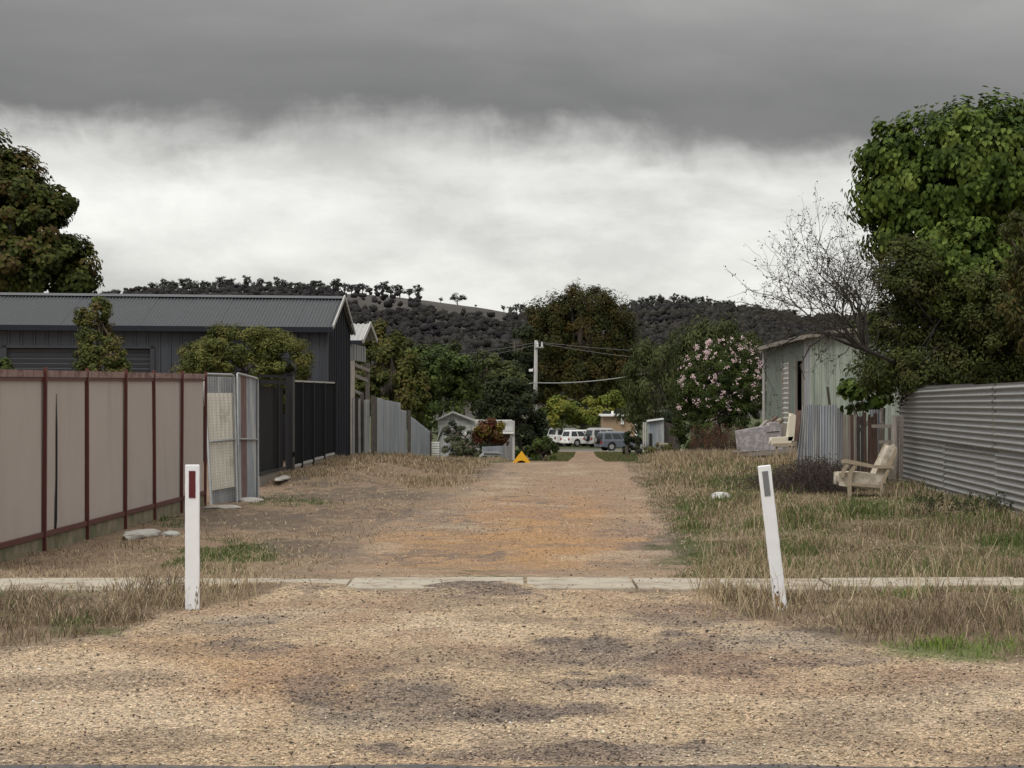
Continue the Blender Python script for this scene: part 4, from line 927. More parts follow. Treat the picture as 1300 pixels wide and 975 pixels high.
# ------------------------------------------------------------------ parked cars
def car(label, name, px, py, Y, yaw, L, Wd, Hh, paint, group, spare=False, long_roof=True, seed=0, lower=None):
    x, _, z = W(px, py, Y); z = G0(x, Y)+.04
    root = thing(name, label, 'car', (x, Y, z), group); root.rotation_euler = (0, 0, yaw)
    hw = Wd/2; belt = Hh*.58; sill = .30; wr = .37; xa, xb = L*.19, L*.80
    def arc(cx):
        return [(cx-wr*1.15*math.cos(a), .38+wr*1.15*math.sin(a)) for a in np.linspace(-.15, math.pi+.15, 9)]
    prof_ = [(0, sill+.1)]+arc(xa)+arc(xb)+[(L-.05, sill+.1), (L, .62), (L-.06, belt-.14), (L*.72, belt), (0.04, belt), (-.02, belt-.25), (-.06, .5)]
    mb = MB(); nP = len(prof_)
    rings = []
    for yy_, k_ in ((-hw, .97), (-hw+.08, 1.0), (hw-.08, 1.0), (hw, .97)):
        rings.append([(L/2+(u-L/2)*k_, yy_, v if v < .6 else .6+(v-.6)*k_) for u, v in prof_])
    vs = [p for rg in rings for p in rg]; fs = [tuple(range(nP))]
    for j in range(3):
        for i in range(nP): i2 = (i+1) % nP; fs.append((j*nP+i, (j+1)*nP+i, (j+1)*nP+i2, j*nP+i2))
    fs.append(tuple(range(3*nP, 4*nP))[::-1]); mb.add(vs, fs)
    loc0 = mb
    def bl(mb_, nm, mat, parent=root, bevel=0):
        me_ = bpy.data.meshes.new(nm); me_.from_pydata(mb_.v, [], mb_.f); me_.materials.append(M[mat]); me_.update()
        o_ = link(nm, me_, parent)
        if bevel: b_ = o_.modifiers.new('b', 'BEVEL'); b_.width = bevel; b_.segments = 2; b_.limit_method = 'ANGLE'; b_.angle_limit = R(25)
        return o_
    bl(mb, 'body', paint, bevel=.03)
    # cabin
    rt = Hh; x0, x1, x2, x3 = .02, .22, L*.50, L*.70      # rear base, rear top, front top, front base
    lo = [(x0, -hw+.04, belt-.02), (x3, -hw+.04, belt-.02), (x3, hw-.04, belt-.02), (x0, hw-.04, belt-.02)]
    hi = [(x1, -hw+.2, rt-.06), (x2, -hw+.2, rt-.06), (x2, hw-.2, rt-.06), (x1, hw-.2, rt-.06)]
    tp = [(x1+.12, -hw+.32, rt), (x2-.1, -hw+.32, rt), (x2-.1, hw-.32, rt), (x1+.12, hw-.32, rt)]
    cb = MB().add(lo+hi+tp, [(0, 1, 5, 4), (1, 2, 6, 5), (2, 3, 7, 6), (3, 0, 4, 7), (4, 5, 9, 8), (5, 6, 10, 9), (6, 7, 11, 10), (7, 4, 8, 11), (8, 9, 10, 11)])
    bl(cb, 'cabin', paint)
    def quad(side, a0, a1, t0, t1, nm='window'):
        # window glass on a cabin face, sunk from the edges
        f = {'R': (0, 1, 5, 4), 'F': (1, 2, 6, 5), 'L': (2, 3, 7, 6), 'B': (3, 0, 4, 7)}[side]; q = [np.array((lo+hi)[i]) for i in f]
        n_ = np.cross(q[1]-q[0], q[3]-q[0]); n_ /= np.linalg.norm(n_); P = []
        for u, v in ((a0, t0), (a1, t0), (a1, t1), (a0, t1)): P.append((q[0]*(1-u)+q[1]*u)*(1-v)+(q[3]*(1-u)+q[2]*u)*v)
        P1 = [p+n_*.012 for p in P]; P0 = [p-n_*.01 for p in P]
        bl(MB().add(P0+P1, [(4, 5, 6, 7), (0, 1, 5, 4), (1, 2, 6, 5), (2, 3, 7, 6), (3, 0, 4, 7)]), nm, 'glass')
    for sd in 'RL':
        for a0, a1 in (((.06, .30), (.34, .62), (.66, .95)) if sd == 'R' else ((.05, .34), (.38, .66), (.70, .94))): quad(sd, a0, a1, .14, .88)
    quad('B', .10, .90, .15, .85, 'rear_window'); quad('F', .06, .94, .1, .92, 'windscreen')
    for cx in (xa, xb):
        for s_ in (-1, 1):
            wv = MB().tube([(cx, s_*(hw-.20), .37), (cx, s_*(hw+.01), .37)], wr, 18); ob_ = bl(wv, 'wheel', 'tyre')
            bl(MB().tube([(cx, s_*(hw-.02), .37), (cx, s_*(hw+.03), .37)], [.23, .20], 14), 'rim', 'rim', ob_)
    for s_ in (-1, 1):
        y_ = s_*(hw-.13); bl(MB().box(-.075, .03, y_-.09, y_+.09, belt-.34, belt-.10), 'tail_light', 'taillight')
        bl(MB().box(L-.10, L-.005, y_-.14, y_+.14, .62, .78), 'headlight', 'rim')
    bl(MB().box(-.12, .05, -hw+.05, hw-.05, .36, .58), 'rear_bumper', lower or paint, bevel=.03)
    bl(MB().box(-.10, .0, -.26, .26, .68, .80), 'number_plate', 'white')
    for s_ in (-1, 1): bl(MB().box(x2+.25, x2+.42, s_*(hw+.02)-.09, s_*(hw+.02)+.09, belt+.02, belt+.18), 'mirror', paint)
    if spare:
        sp_ = bl(MB().tube([(-.30, -.15, .98), (-.08, -.15, .98)], .37, 18), 'spare_wheel', 'tyre'); bl(MB().tube([(-.33, -.15, .98), (-.28, -.15, .98)], .2, 12), 'rim', 'rim', sp_)
        for s_ in (-1, 1): bl(MB().beam((x1+.2, s_*(hw-.24), Hh+.05), (x2-.1, s_*(hw-.24), Hh+.05), .04, .04), 'roof_rail', 'trim')
    return root
grp = 'cars parked at the end of the lane'
car('large white four-wheel-drive wagon, leftmost and farthest of the parked cars', 'parked_car', 700, 565, 232., R(28), 4.9, 1.95, 1.85, 'carwhite', grp)
car('smaller white hatch-backed wagon parked second from the left', 'parked_car', 717.5, 567, 226., R(28), 4.5, 1.85, 1.68, 'carwhite', grp)
car('pale silver wagon with spare wheel and roof rails, third from the left', 'parked_car', 746.5, 567, 222., R(26), 4.7, 1.85, 1.85, 'carsilver', grp, spare=True)
car('blue-grey wagon with spare wheel, nearest and rightmost of the parked cars', 'parked_car', 760, 573, 198., R(18), 4.6, 1.82, 1.66, 'cargrey', grp, spare=True)

# green fence behind the cars
ff = thing('green_fence', 'long dark green sheet fence behind the parked cars', 'fence', gpt(740, 242))
Q7 = lambda px, py, d_=0: np.array(W(px, py, 242+d_))
for i in range(12):
    p0 = 668+i*12; patch([Q7(p0, 568), Q7(p0+11.8, 568), Q7(p0+11.8, 546), Q7(p0, 546)], 8, .03, 'rib', 6, (0, -1, 0)).build('panel', M['green_fence'], ff)
# tan brick building
tb = thing('brick_building', 'flat roofed tan brick building with white fascia and wall unit behind the cars', 'building', gpt(790, 225))
Q8 = lambda px, py, d_=0: np.array(W(px, py, 225+d_))
slab_poly([Q8(765.5, 572), Q8(807, 572), Q8(807, 528), Q8(765.5, 528)], 6, 'wall', 'tan', tb)
slab_poly([Q8(763, 528.5, -.5), Q8(812, 528.5, -.5), Q8(812, 526, -.5), Q8(763, 526, -.5)], 7, 'roof', 'white', tb)
MB().beam(Q8(807.5, 572, -.3), Q8(807.5, 528, -.3), .22, .22, (0, 1, 0)).build('verandah_post', M['white'], tb)
MB().box(Q8(788, 0)[0], Q8(791.8, 0)[0], 224.6, 225.0, Q8(0, 538.5)[2], Q8(0, 531)[2]).build('wall_unit', M['white'], tb)
MB().tube([Q8(777.5, 527, 2), Q8(777.5, 522, 2)], .12, 8).build('vent_pipe', M['white'], tb)
slab_poly([Q8(764, 526, 3), Q8(776, 526, 3), Q8(776, 521.5, 5), Q8(766, 521.5, 5)], .1, 'solar_panel', 'glass', tb)
slab_poly([Q8(779, 524, 3), Q8(792, 524, 3), Q8(792, 519, 5), Q8(781, 519, 5)], .1, 'solar_panel', 'glass', tb)
mr = thing('maroon_house', 'maroon brick house with pale gable glimpsed above the blue-white tin shed', 'house', gpt(845, 150))
Q9 = lambda px, py, d_=0: np.array(W(px, py, 150+d_))
slab_poly([Q9(831, 560), Q9(866, 560), Q9(866, 522), Q9(831, 522)], 6, 'wall', 'brick', mr)
slab_poly([Q9(829, 523, -.4), Q9(868, 523, -.4), Q9(862, 514, 3), Q9(835, 514, 3)], .15, 'roof', 'lightroof', mr)
MB().box(Q9(838, 0)[0], Q9(846, 0)[0], 149.9, 150.0, Q9(0, 534)[2], Q9(0, 526)[2]).build('window', M['white'], mr)
ts = thing('tin_shed', 'small blue-white tin shed at the far end of the right verge', 'shed', gpt(832, 118))
Qa = lambda px, py, d_=0: np.array(W(px, py, 115+d_))
sheets([Qa(822, 576), Qa(843, 576), Qa(843, 533), Qa(822, 535)], 10, 5, .03, 'sin', 'wall_sheet', M['bluegalv'], ts, (0, -1, 0), seed=2)
slab_poly([Qa(820.5, 535.5, -.2), Qa(843, 532.5, -.2), Qa(842, 530.5, 2), Qa(822, 533, 2)], .08, 'roof', 'lightroof', ts)
MB().box(Qa(824, 0)[0], Qa(827.5, 0)[0], 114.9, 115.0, Qa(0, 574)[2], Qa(0, 550)[2]).build('doorway', M['black'], ts)
for p_ in (817, 819.5): MB().beam(Qa(p_, 578, -1), Qa(p_, 536, -1), .07, .07, (0, 1, 0)).build('post', M['trim'], ts)
slab_poly([Qa(834, 576, -1.5), Qa(849, 576, -1.5), Qa(849, 563, -1.5), Qa(834, 561, -1.5)], .3, 'low_wall', 'concrete', ts)
slab_poly([Qa(843.5, 576, .5), Qa(862, 576, .5), Qa(862, 540, .5), Qa(843.5, 536, .5)], 2, 'lean_to', 'darktimber', ts)

# ------------------------------------------------------------------ right: pink flowering bush, green shed
Y = 76.
ol = tree('oleander', 'tall dark green bush covered in pink and white flowers left of the green shed', 'bush', gpt(915, Y),
     [pxlobe(918, 490, Y, 52, 50), pxlobe(900, 515, Y, 42, 44), pxlobe(940, 500, Y, 32, 56), pxlobe(915, 545, Y, 56, 40), pxlobe(930, 455, Y, 32, 30), pxlobe(885, 500, Y, 24, 36), pxlobe(880, 548, Y, 26, 34)],
     210, .22, 26000, .12, [(.018, .030, .010), (.04, .062, .018), (.07, .10, .03)], 61, r0=.06, asp=.3, bark='darkbark', trunk='stem', crown='foliage', droop=-.3)
r = np.random.default_rng(62); C_, D_ = clumps([pxlobe(916, 482, Y-.1, 55, 52), pxlobe(895, 505, Y-.1, 36, 42), pxlobe(940, 490, Y-.1, 34, 52), pxlobe(930, 458, Y, 36, 32)], 520, r, .96)
C_ = C_[(C_[:, 1] < Y+.5)]; C_ = C_[r.permutation(len(C_))[:150]]; k = (r.random(1500)**1.7*len(C_)).astype(int)
g = rdir(1500, r)*r.uniform(.02, .11, 1500)[:, None]; V, Fc, per = leaf_arrays(C_[k]+g+np.array([0, -.08, 0]), g+np.array([0, -.12, .08]), .055, .1, .8, r)
link('blossom', np_mesh('blossom', V-np.array(gpt(915, Y)), Fc, np.repeat(pal([(.50, .32, .34), (.72, .60, .58)], 1500, r), per, 0), M['petal']), ol, kind='stuff')
# rusty seed heads below the bush
r = np.random.default_rng(64)
def weeds(name, label, px0, px1, pyt, Y0, n, cols, seed, h0=.5, h1=1.1, cat='weeds'):
    r = np.random.default_rng(seed); px_ = r.uniform(px0, px1, n); Yw = Y0+r.uniform(-1.2, 1.2, n); X_ = (px_-650)*Yw/F; g_ = ground(X_, Yw)
    mb = MB(); P = []
    for i in range(n):
        h = r.uniform(h0, h1); l_ = r.normal(0, .12, 2); b_ = np.array([X_[i], Yw[i], g_[i]]); t_ = b_+np.array([l_[0], l_[1], h]); 
        m_ = (b_+t_)/2+np.array([r.normal(0, .04), 0, 0]); mb.tube([b_, m_, t_], [.008, .006, .003], 3, False)
        for s in r.uniform(.45, 1, 22): P.append(b_+(t_-b_)*s+r.normal(0, .03, 3))
    P = np.array(P); V, Fc, per = leaf_arrays(P, rdir(len(P), r), .05, .2, .5, r)
    root = link(name, np_mesh(name, V, Fc, np.repeat(pal(cols, len(P), r), per, 0), M['blade']), label=label, kind='stuff', category=cat)
    mb.build('stem', M['greytwig'], root, kind='stuff')
weeds('dock_weeds', 'rusty brown dock seed heads below the pink flowering bush', 880, 942, 530, 60., 130, [(.10, .05, .03), (.16, .085, .05)], 65, .5, 1.0)

gs = thing('green_shed', 'old pale green corrugated shed with sagging roof on the right behind the bare tree', 'shed', (7.6, 60, -.3))
YN, YF, OG = 58., 71.5, 5.79
n0 = np.array(lane(OG, YN, 0)); f0 = np.array(lane(OG, YF, 0)); zn, zf = 2.92, 2.90
rt = np.array([1, 0.0, 0]); WG = 4.2
# lane side wall: sheet, door opening, louvred door, sheet
lens = YF-YN; ud = lambda t: n0+(f0-n0)*t
def pY(px): return (OG*F/(px-650-.0311*F)-YN)/lens
t1, t2, t3, t4 = pY(1012), pY(1004), pY(995), 1.0
sheets([Z(ud(0), -.5), Z(ud(pY(1021)), -.5), Z(ud(pY(1021)), zn), Z(ud(0), zn)], 8, 4, .02, 'sin', 'side_sheet', M['oldgalv'], gs, (-1, 0, 0), seed=3)
sheets([Z(ud(t3), -.6), Z(ud(1), -.9), Z(ud(1), zf), Z(ud(t3), zn)], 20, 5, .03, 'rib', 'side_sheet', M['greenclad2'], gs, (-1, 0, 0), seed=4)
sheets([Z(ud(t1), -.5), Z(ud(t2), -.5), Z(ud(t2), zn), Z(ud(t1), zn)], 6, 3, .03, 'rib', 'side_sheet', M['greenclad2'], gs, (-1, 0, 0), seed=6)
sheets([Z(ud(pY(1021)), 2.3), Z(ud(t3), 2.3), Z(ud(t3), zn), Z(ud(pY(1021)), zn)], 12, 4, .03, 'rib', 'side_sheet', M['greenclad2'], gs, (-1, 0, 0), seed=7)
for i in range(20):
    z0 = -.5+i*.14; a_, b_ = ud(t2), ud(t3); MB().add([Z(a_, z0), Z(b_, z0), Z(b_, z0+.11)-rt*.05, Z(a_, z0+.11)-rt*.05, Z(b_, z0+.14), Z(a_, z0+.14)], [(0, 1, 2, 3), (3, 2, 4, 5)]).build('louvre', M['whitewall'], gs)
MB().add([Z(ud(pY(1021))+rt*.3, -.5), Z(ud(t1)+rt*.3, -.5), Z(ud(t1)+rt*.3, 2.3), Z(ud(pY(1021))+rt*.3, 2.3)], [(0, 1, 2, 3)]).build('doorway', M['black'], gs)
for t_ in (pY(1021), t1, t2, t3): MB().beam(Z(ud(t_)-rt*.03, -.6), Z(ud(t_)-rt*.03, 2.35), .06, .12, (0, 1, 0)).build('jamb', M['greytimber'], gs)
MB().tube([Z(f0-rt*.1, -1), Z(f0-rt*.1, zf-.1)], .05, 8).build('downpipe', M['trim'], gs)
# front wall and roof
pk = n0+rt*2.1
P = [Z(n0, -.5), Z(pk, -.5), Z(pk, 3.14), Z(n0, zn-.02)]
sheets(P, 12, 3, .045, 'rib', 'front_sheet', M['greenclad'], gs, (0, -1, 0), seed=8, jit=.004)
P = [Z(pk, -.5), Z(n0+rt*WG, -.5), Z(n0+rt*WG, zn-.02), Z(pk, 3.14)]
sheets(P, 12, 3, .045, 'rib', 'front_sheet', M['greenclad'], gs, (0, -1, 0), seed=9, jit=.004)
patch([Z(n0-rt*.2-np.array([0, .25, 0]), zn-.02), Z(f0-rt*.2, zf-.02), Z(f0+rt*2.1, 3.18), Z(pk-np.array([0, .25, 0]), 3.18)], 90, .018, 'sin', 4, (0, 0, 1)).build('roof', M['oldgalv'], gs)
patch([Z(n0+rt*(WG+.2)-np.array([0, .25, 0]), zn), Z(f0+rt*(WG+.2), zf), Z(f0+rt*2.1, 3.18), Z(pk-np.array([0, .25, 0]), 3.18)], 90, .018, 'sin', 4, (0, 0, 1)).build('roof', M['oldgalv'], gs)
MB().beam(Z(n0-rt*.22-np.array([0, .3, 0]), zn-.06), Z(f0-rt*.22, zf-.06), .1, .11).build('gutter', M['greytimber'], gs)
MB().beam(Z(n0-rt*.2-np.array([0, .28, 0]), zn-.03), Z(pk-np.array([0, .28, 0]), 3.16), .05, .12).build('barge_board', M['greytimber'], gs)
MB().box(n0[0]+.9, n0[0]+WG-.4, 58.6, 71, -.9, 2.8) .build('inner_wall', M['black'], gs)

# ------------------------------------------------------------------ couch, chairs and timber bits in front of the shed
Yc = 55.
Qc = lambda px, py, d_=0: np.array(W(px, py, Yc+d_))
pl = thing('timber_platform', 'low weathered timber platform carrying the old couch in front of the green shed', 'platform', gpt(970, Yc))
slab_poly([Qc(933, 576.5), Qc(1004, 570), Qc(1004, 575), Qc(934, 581)], .06, 'edge_board', 'greytimber', pl)
for i in range(5): MB().beam(Qc(936+i*16, 574-i*1.4, .1), Qc(936+i*16, 573-i*1.4, 1.0), .22, .03).build('board', M['greytimber'], pl)
for p_ in (940, 1000): MB().beam(Qc(p_, 590, .1), Qc(p_, 577, .1), .1, .1, (0, 1, 0)).build('leg', M['darktimber'], pl)
cu = thing('old_couch', 'discarded couch in grey patterned fabric on the timber platform', 'couch', gpt(970, Yc+.4))
slab_poly([Qc(942, 571), Qc(991, 568), Qc(989, 541), Qc(977, 543), Qc(940, 549.5)], .8, 'mattress', 'mattress', cu, bevel=.05)
slab_poly([Qc(976, 546, -.03), Qc(988, 545, -.03), Qc(987, 538, -.03), Qc(979, 539, -.03)], .7, 'arm_rest', 'mattress', cu, bevel=.04)
slab_poly([Qc(987.5, 560, .1), Qc(1001, 560, .1), Qc(998, 540, .1), Qc(988, 539, .1)], .6, 'back', 'greytimber', cu, bevel=.03)
rr = random.Random(3)
wp = thing('timber_offcuts', 'pile of broken reddish and pale timber offcuts leaning behind the couch', 'timber', gpt(980, 57))
for i, (a_, b_, m_) in enumerate((((968, 545), (986, 529), 'brownpaling'), ((975, 546), (991, 532), 'chairwood'), ((962, 546), (974, 534), 'greytimber'), ((984, 548), (992, 533), 'brownpaling'))):
    MB().beam(Qc(*a_, 1.2+.1*i), Qc(*b_, 1.4+.1*i), .10, .05).build('plank', M[m_], wp)
c2 = thing('cream_seat', 'cream vinyl seat with upright back standing beside the patterned couch', 'chair', gpt(1000, 54))
Qd = lambda px, py, d_=0: np.array(W(px, py, 53.5+d_))
slab_poly([Qd(980.5, 563), Qd(1003, 562), Qd(1005, 556), Qd(981, 557.5)], .5, 'seat', 'creamvinyl', c2, bevel=.03)
slab_poly([Qd(1002, 558), Qd(1006.5, 558), Qd(1009, 528), Qd(1006, 526.5)], .5, 'backrest', 'creamvinyl', c2, bevel=.03)
for p_, d_ in ((1003, .03), (1008, .05), (986, .05), (1003, .45)): MB().beam(Qd(p_, 582, d_), Qd(p_, 560, d_), .05, .05, (0, 1, 0)).build('leg', M['chairwood'], c2)
MB().beam(Qd(981, 565, .0), Qd(1008, 564, .0), .04, .07).build('seat_frame', M['chairwood'], c2)
br = thing('leaning_board', 'weathered brown board leaning upright between the cream seat and the iron sheets', 'board', gpt(1013, 54))
slab_poly([Qd(1008, 560, .7), Qd(1013, 560, .7), Qd(1018, 521, .9), Qd(1010.5, 521, .9)], .04, 'board_face', 'brownpaling', br)
# sheets and palings between the shed and the right fence
ip = thing('iron_sheet_fence', 'patched fence of upright bluish iron sheets between green shed and timber palings', 'fence', gpt(1040, 48))
Ys = 47.
Qe = lambda px, py, d_=0: np.array(W(px, py, Ys+d_))
for i, (p0, p1, t_, lean, m_) in enumerate(((1014, 1026, 514, 5, 'oldgalv'), (1024, 1034, 513, 2, 'bluegalv'), (1032, 1042, 513, 1, 'oldgalv'), (1041, 1053, 514, 0, 'bluegalv'), (1052, 1063, 513, 0, 'bluegalv'), (1062, 1071, 517, 0, 'oldgalv'))):
    d_ = -i*.25+.1*(i % 2)
    patch([Qe(p0-(5 if i == 0 else 0), 606, d_), Qe(p1-2, 606, d_), Qe(p1, t_, d_), Qe(p0+lean, t_+1, d_)], 3, .018, 'sin', 8, (0, -1, 0)).build('iron_sheet', M[m_], ip, smooth=True)
MB().beam(Qe(1054, 520, .3), Qe(1050.5, 491, .3), .05, .05, (0, 1, 0)).build('stake', M['darktimber'], ip)
pf = thing('paling_fence', 'broken brown and grey timber paling fence behind the timber armchair', 'fence', gpt(1090, 44))
Yq = 44.
Qf = lambda px, py, d_=0: np.array(W(px, py, Yq+d_))
rr = random.Random(9); p_ = 1069.
i = 0
while p_ < 1142:
    wd = rr.uniform(3.0, 5.2); t_ = 527+rr.uniform(-3, 3) if p_ < 1113 else rr.uniform(528, 548)
    m_ = 'greytimber' if (p_ < 1077 or p_ > 1116) else rr.choice(['brownpaling', 'brownpaling', 'darktimber', 'brownpaling', 'greytimber'])
    d_ = -(p_-1069)*.035+rr.uniform(-.02, .02); ln = rr.uniform(-1.2, 1.2)
    if not (p_ > 1120 and rr.random() < .4): slab_poly([Qf(p_, 625, d_), Qf(p_+wd-.4, 625, d_), Qf(p_+wd-.4+ln, t_, d_), Qf(p_+ln+wd*.3, t_-1.2, d_), Qf(p_+ln, t_+1, d_)], .02, 'paling', m_, pf)
    p_ += wd
MB().beam(Qf(1108, 541, -1.7), Qf(1138, 541, -2.6), .05, .06).build('rail', M['greytimber'], pf)
MB().beam(Qf(1117, 561, -2), Qf(1140, 561, -2.7), .05, .06).build('rail', M['greytimber'], pf)
MB().tube([Qf(1136, 625, -2.9), Qf(1137.5, 580, -2.9), Qf(1134.5, 527, -2.9)], [.055, .05, .045], 8).build('post', M['greytimber'], pf, smooth=True)
MB().tube([Qf(1119, 600, -1), Qf(1120, 560, -1), Qf(1121, 518, -1)], [.05, .045, .05], 7).build('post', M['greytimber'], pf, smooth=True)
patch([Qf(1103, 600, .5), Qf(1117, 600, .5), Qf(1117, 520, .5), Qf(1103, 520, .5)], 4, .018, 'sin', 6, (0, -1, 0)).build('iron_sheet', M['bluegalv'], pf)

# timber armchair
ac = thing('timber_armchair', 'old timber armchair with pale cushion standing in grass against the palings', 'chair', gpt(1100, 36.3))
Yk = 36.2
def Qg(px, py, d_=0): return np.array(W(px, py, Yk+d_))
def chair_poly(pts, d0, d1, name, mat, bevel=.015, **kw):
    pts = [Qg(a_, b_, d0) for a_, b_ in pts]; return slab_poly(pts, d1-d0, name, mat, ac, bevel=bevel, **kw)
chair_poly([(1067.5, 603), (1072, 602.5), (1090, 602), (1108, 604), (1120, 608), (1121, 618), (1108, 619), (1090, 616), (1078, 615.5), (1067.5, 614)], .05, .62, 'seat_cushion', 'cushion', .035)
chair_poly([(1111.5, 606), (1117, 609), (1136.5, 569), (1134, 566), (1130, 567)], .06, .60, 'back_cushion', 'cushion', .035)
for dd in (0, .64):
    chair_poly([(1069, 585), (1075, 583.5), (1090, 586.5), (1110, 591), (1134, 591.5), (1134, 594), (1110, 594), (1088, 590), (1075, 587.5), (1069.5, 587.5)], dd-.035, dd+.035, 'arm', 'chairwood', .008)
    chair_poly([(1075, 587), (1078.5, 588), (1073, 598), (1071.5, 606), (1068, 606), (1069.5, 597)], dd-.022, dd+.022, 'arm_support', 'chairwood', .006)
    chair_poly([(1085, 589), (1088.5, 590), (1082, 600), (1080.5, 616), (1080.5, 633), (1077.5, 633), (1076, 616), (1077.5, 600)], dd-.025, dd+.025, 'leg', 'chairwood', .006)
    chair_poly([(1117, 612), (1120.5, 612), (1121, 634), (1118, 634)], dd-.025, dd+.025, 'leg', 'chairwood', .006)
    chair_poly([(1119.5, 612), (1122.5, 613), (1139, 572), (1136.5, 570)], dd-.02, dd+.02, 'back_rail', 'chairwood', .006)
    MB().beam(Qg(1076, 614, dd), Qg(1120, 618, dd), .03, .05).build('side_rail', M['chairwood'], ac)
MB().beam(Qg(1078, 614.5, 0), Qg(1078, 614.5, .62), .05, .03).build('front_rail', M['chairwood'], ac)

# ------------------------------------------------------------------ right: horizontal corrugated iron fence
rf = thing('iron_fence', 'tall fence of horizontal corrugated galvanised iron sheets on the right', 'fence', (7.2, 36, -.25))
def RYd(px): return 5.63*F/(px-650-.0311*F-27*0)
OR_ = 5.63
pxe = [1140, 1196, 1262, 1352, 1500]
ysr = [OR_*F/(p_-767.) for p_ in pxe]
def RP(px, z):          # point on the right fence: vanishes at column 767
    Yv = OR_*F/(px-767.); return np.array([(px-650)*Yv/F, Yv, z])
for i in range(4):
    a_, b_ = pxe[i], pxe[i+1]
    o1 = np.array([-.012*(i % 2), 0, 0]); hb = .003*i
    zt0, zt1 = ((1.49, 1.535), (1.535, 1.57), (1.57, 1.60), (1.60, 1.60))[i]
    patch([RP(a_, .62)+o1, RP(b_, .62)+o1, RP(b_, zt1)+o1, RP(a_, zt0)+o1], 10, .027, 'sin', 8, (-1, 0, 0), 'v').build('iron_sheet', M['galv'], rf, smooth=True)
    o2 = np.array([.03+.008*(i % 2), 0, 0])
    patch([RP(a_, -.36)+o2, RP(b_, -.36)+o2, RP(b_, .72)+o2, RP(a_, .70)+o2], 11, .027, 'sin', 8, (-1, 0, 0), 'v').build('iron_sheet', M['galv'], rf, smooth=True)
patch([RP(1140, 1.2)+[.12, 0, 0], RP(1225, 1.2)+[.12, 0, 0], RP(1225, 1.58)+[.12, 0, 0], RP(1140, 1.56)+[.12, 0, 0]], 4, .02, 'sin', 8, (-1, 0, 0), 'v').build('iron_sheet', M['galv'], rf, smooth=True)
for p_ in (1142, 1196, 1262, 1352): q = RP(p_, 0)+[.1, 0, 0]; MB().beam(Z(q, -.4), Z(q, 1.5), .08, .08, (0, 1, 0)).build('post', M['greytimber'], rf)

# ------------------------------------------------------------------ big trees in front
# broad-leaved tree, right
Y = 44.
lobes = [pxlobe(1215, 235, Y, 110, 100), pxlobe(1140, 240, Y, 58, 66), pxlobe(1245, 200, Y, 100, 76), pxlobe(1290, 240, Y, 100, 100), pxlobe(1180, 300, Y, 84, 60), pxlobe(1135, 190, Y, 44, 38), pxlobe(1330, 340, Y, 70, 110), pxlobe(1230, 350, 43., 100, 70), pxlobe(1130, 262, Y, 44, 46)]
base = np.array(gpt(1225, Y)); bt = thing('broadleaf_tree', 'large dense tree with broad drooping bright green leaves above the iron fence', 'tree', tuple(base))
V, Fc, col, C, pos = crown_np(lobes, 900, .27, 46000, .118, PAL_BIG, 71, droop=2.2, asp=.72, shape='h', outward=1.2, up=.25, squash=1.0, clspread=.4, inner=.25)
k6 = V.reshape(-1, 6, 3); c6 = col.reshape(-1, 6, 3)
# the leaves facing the viewer are single objects, the rest one mass
score = pos[:, 1]+np.abs(650+pos[:, 0]*F/pos[:, 1]-1180)*.004+np.abs(pos[:, 2]-5.6)*.35
order = np.argsort(score); pick = set(order[:300].tolist()); rest = order[300:]
V2 = k6[rest].reshape(-1, 3)-base; n_ = len(rest); k = np.arange(n_)*6
F2 = np.concatenate([np.c_[k, k+1, k+2], np.c_[k, k+2, k+3], np.c_[k, k+3, k+4], np.c_[k, k+4, k+5]])
link('foliage', np_mesh('foliage', V2, F2, c6[rest].reshape(-1, 3), M['leaf']), bt, kind='stuff')
LM = []
for j in range(12):
    i = order[j*25]; vv = k6[i]-pos[i]; LM.append((i, np_mesh('leaf', vv, [[0, 1, 2], [0, 2, 3], [0, 3, 4], [0, 4, 5]], c6[i], M['leaf'])))
for j, i in enumerate(order[:300]):
    o = link('leaf', LM[j % 12][1], bt, tuple(pos[i]-base)); o.rotation_euler = (rng.uniform(-.3, .3), rng.uniform(-.3, .3), rng.uniform(-.6, .6))
limbs(base, base+np.array([0, 0, 5.0]), C, .16, 5, 30).build('trunk', M['bark'], bt, smooth=True)
tree('understorey_shrub', 'dense dark fine-leaved shrub with purple tinge below the broadleaf tree, behind the iron fence', 'bush', gpt(1200, 42.),
     [pxlobe(1190, 420, 43, 90, 84), pxlobe(1130, 415, 43, 46, 66), pxlobe(1120, 470, 43, 40, 30), pxlobe(1260, 410, 42, 80, 84), pxlobe(1340, 420, 42, 70, 90), pxlobe(1150, 350, 42, 50, 46), pxlobe(1170, 480, 42, 84, 40), pxlobe(1250, 475, 42.5, 90, 36), pxlobe(1330, 470, 42.5, 70, 40)],
     700, .27, 70000, .08, PAL_SHRUB, 72, r0=.05, nl_limbs=60, asp=.5, bark='darkbark', trunk='stem', crown='foliage', inner=.2)
tree('overhanging_tree', 'dark olive tree with drooping leaves at the far right edge before the broadleaf tree', 'tree', gpt(1345, 39.),
     [pxlobe(1320, 330, 39, 42, 80), pxlobe(1350, 400, 39, 76, 80), pxlobe(1290, 300, 39, 20, 40)],
     80, .22, 5000, .13, [(.03, .035, .015), (.06, .065, .025), (.09, .07, .03)], 73, r0=.08, asp=.35, droop=1.5)
tree('broadleaf_sapling', 'small glossy green sapling hanging over the brown palings', 'bush', gpt(1095, 45.5),
     [pxlobe(1092, 505, 45.5, 26, 22), pxlobe(1112, 500, 45.5, 24, 24), pxlobe(1080, 492, 45.5, 14, 10)],
     34, .14, 900, .13, PAL_BIG[:3], 74, r0=.025, asp=.75, shape='h', droop=1.0, trunk='stem', crown='foliage')
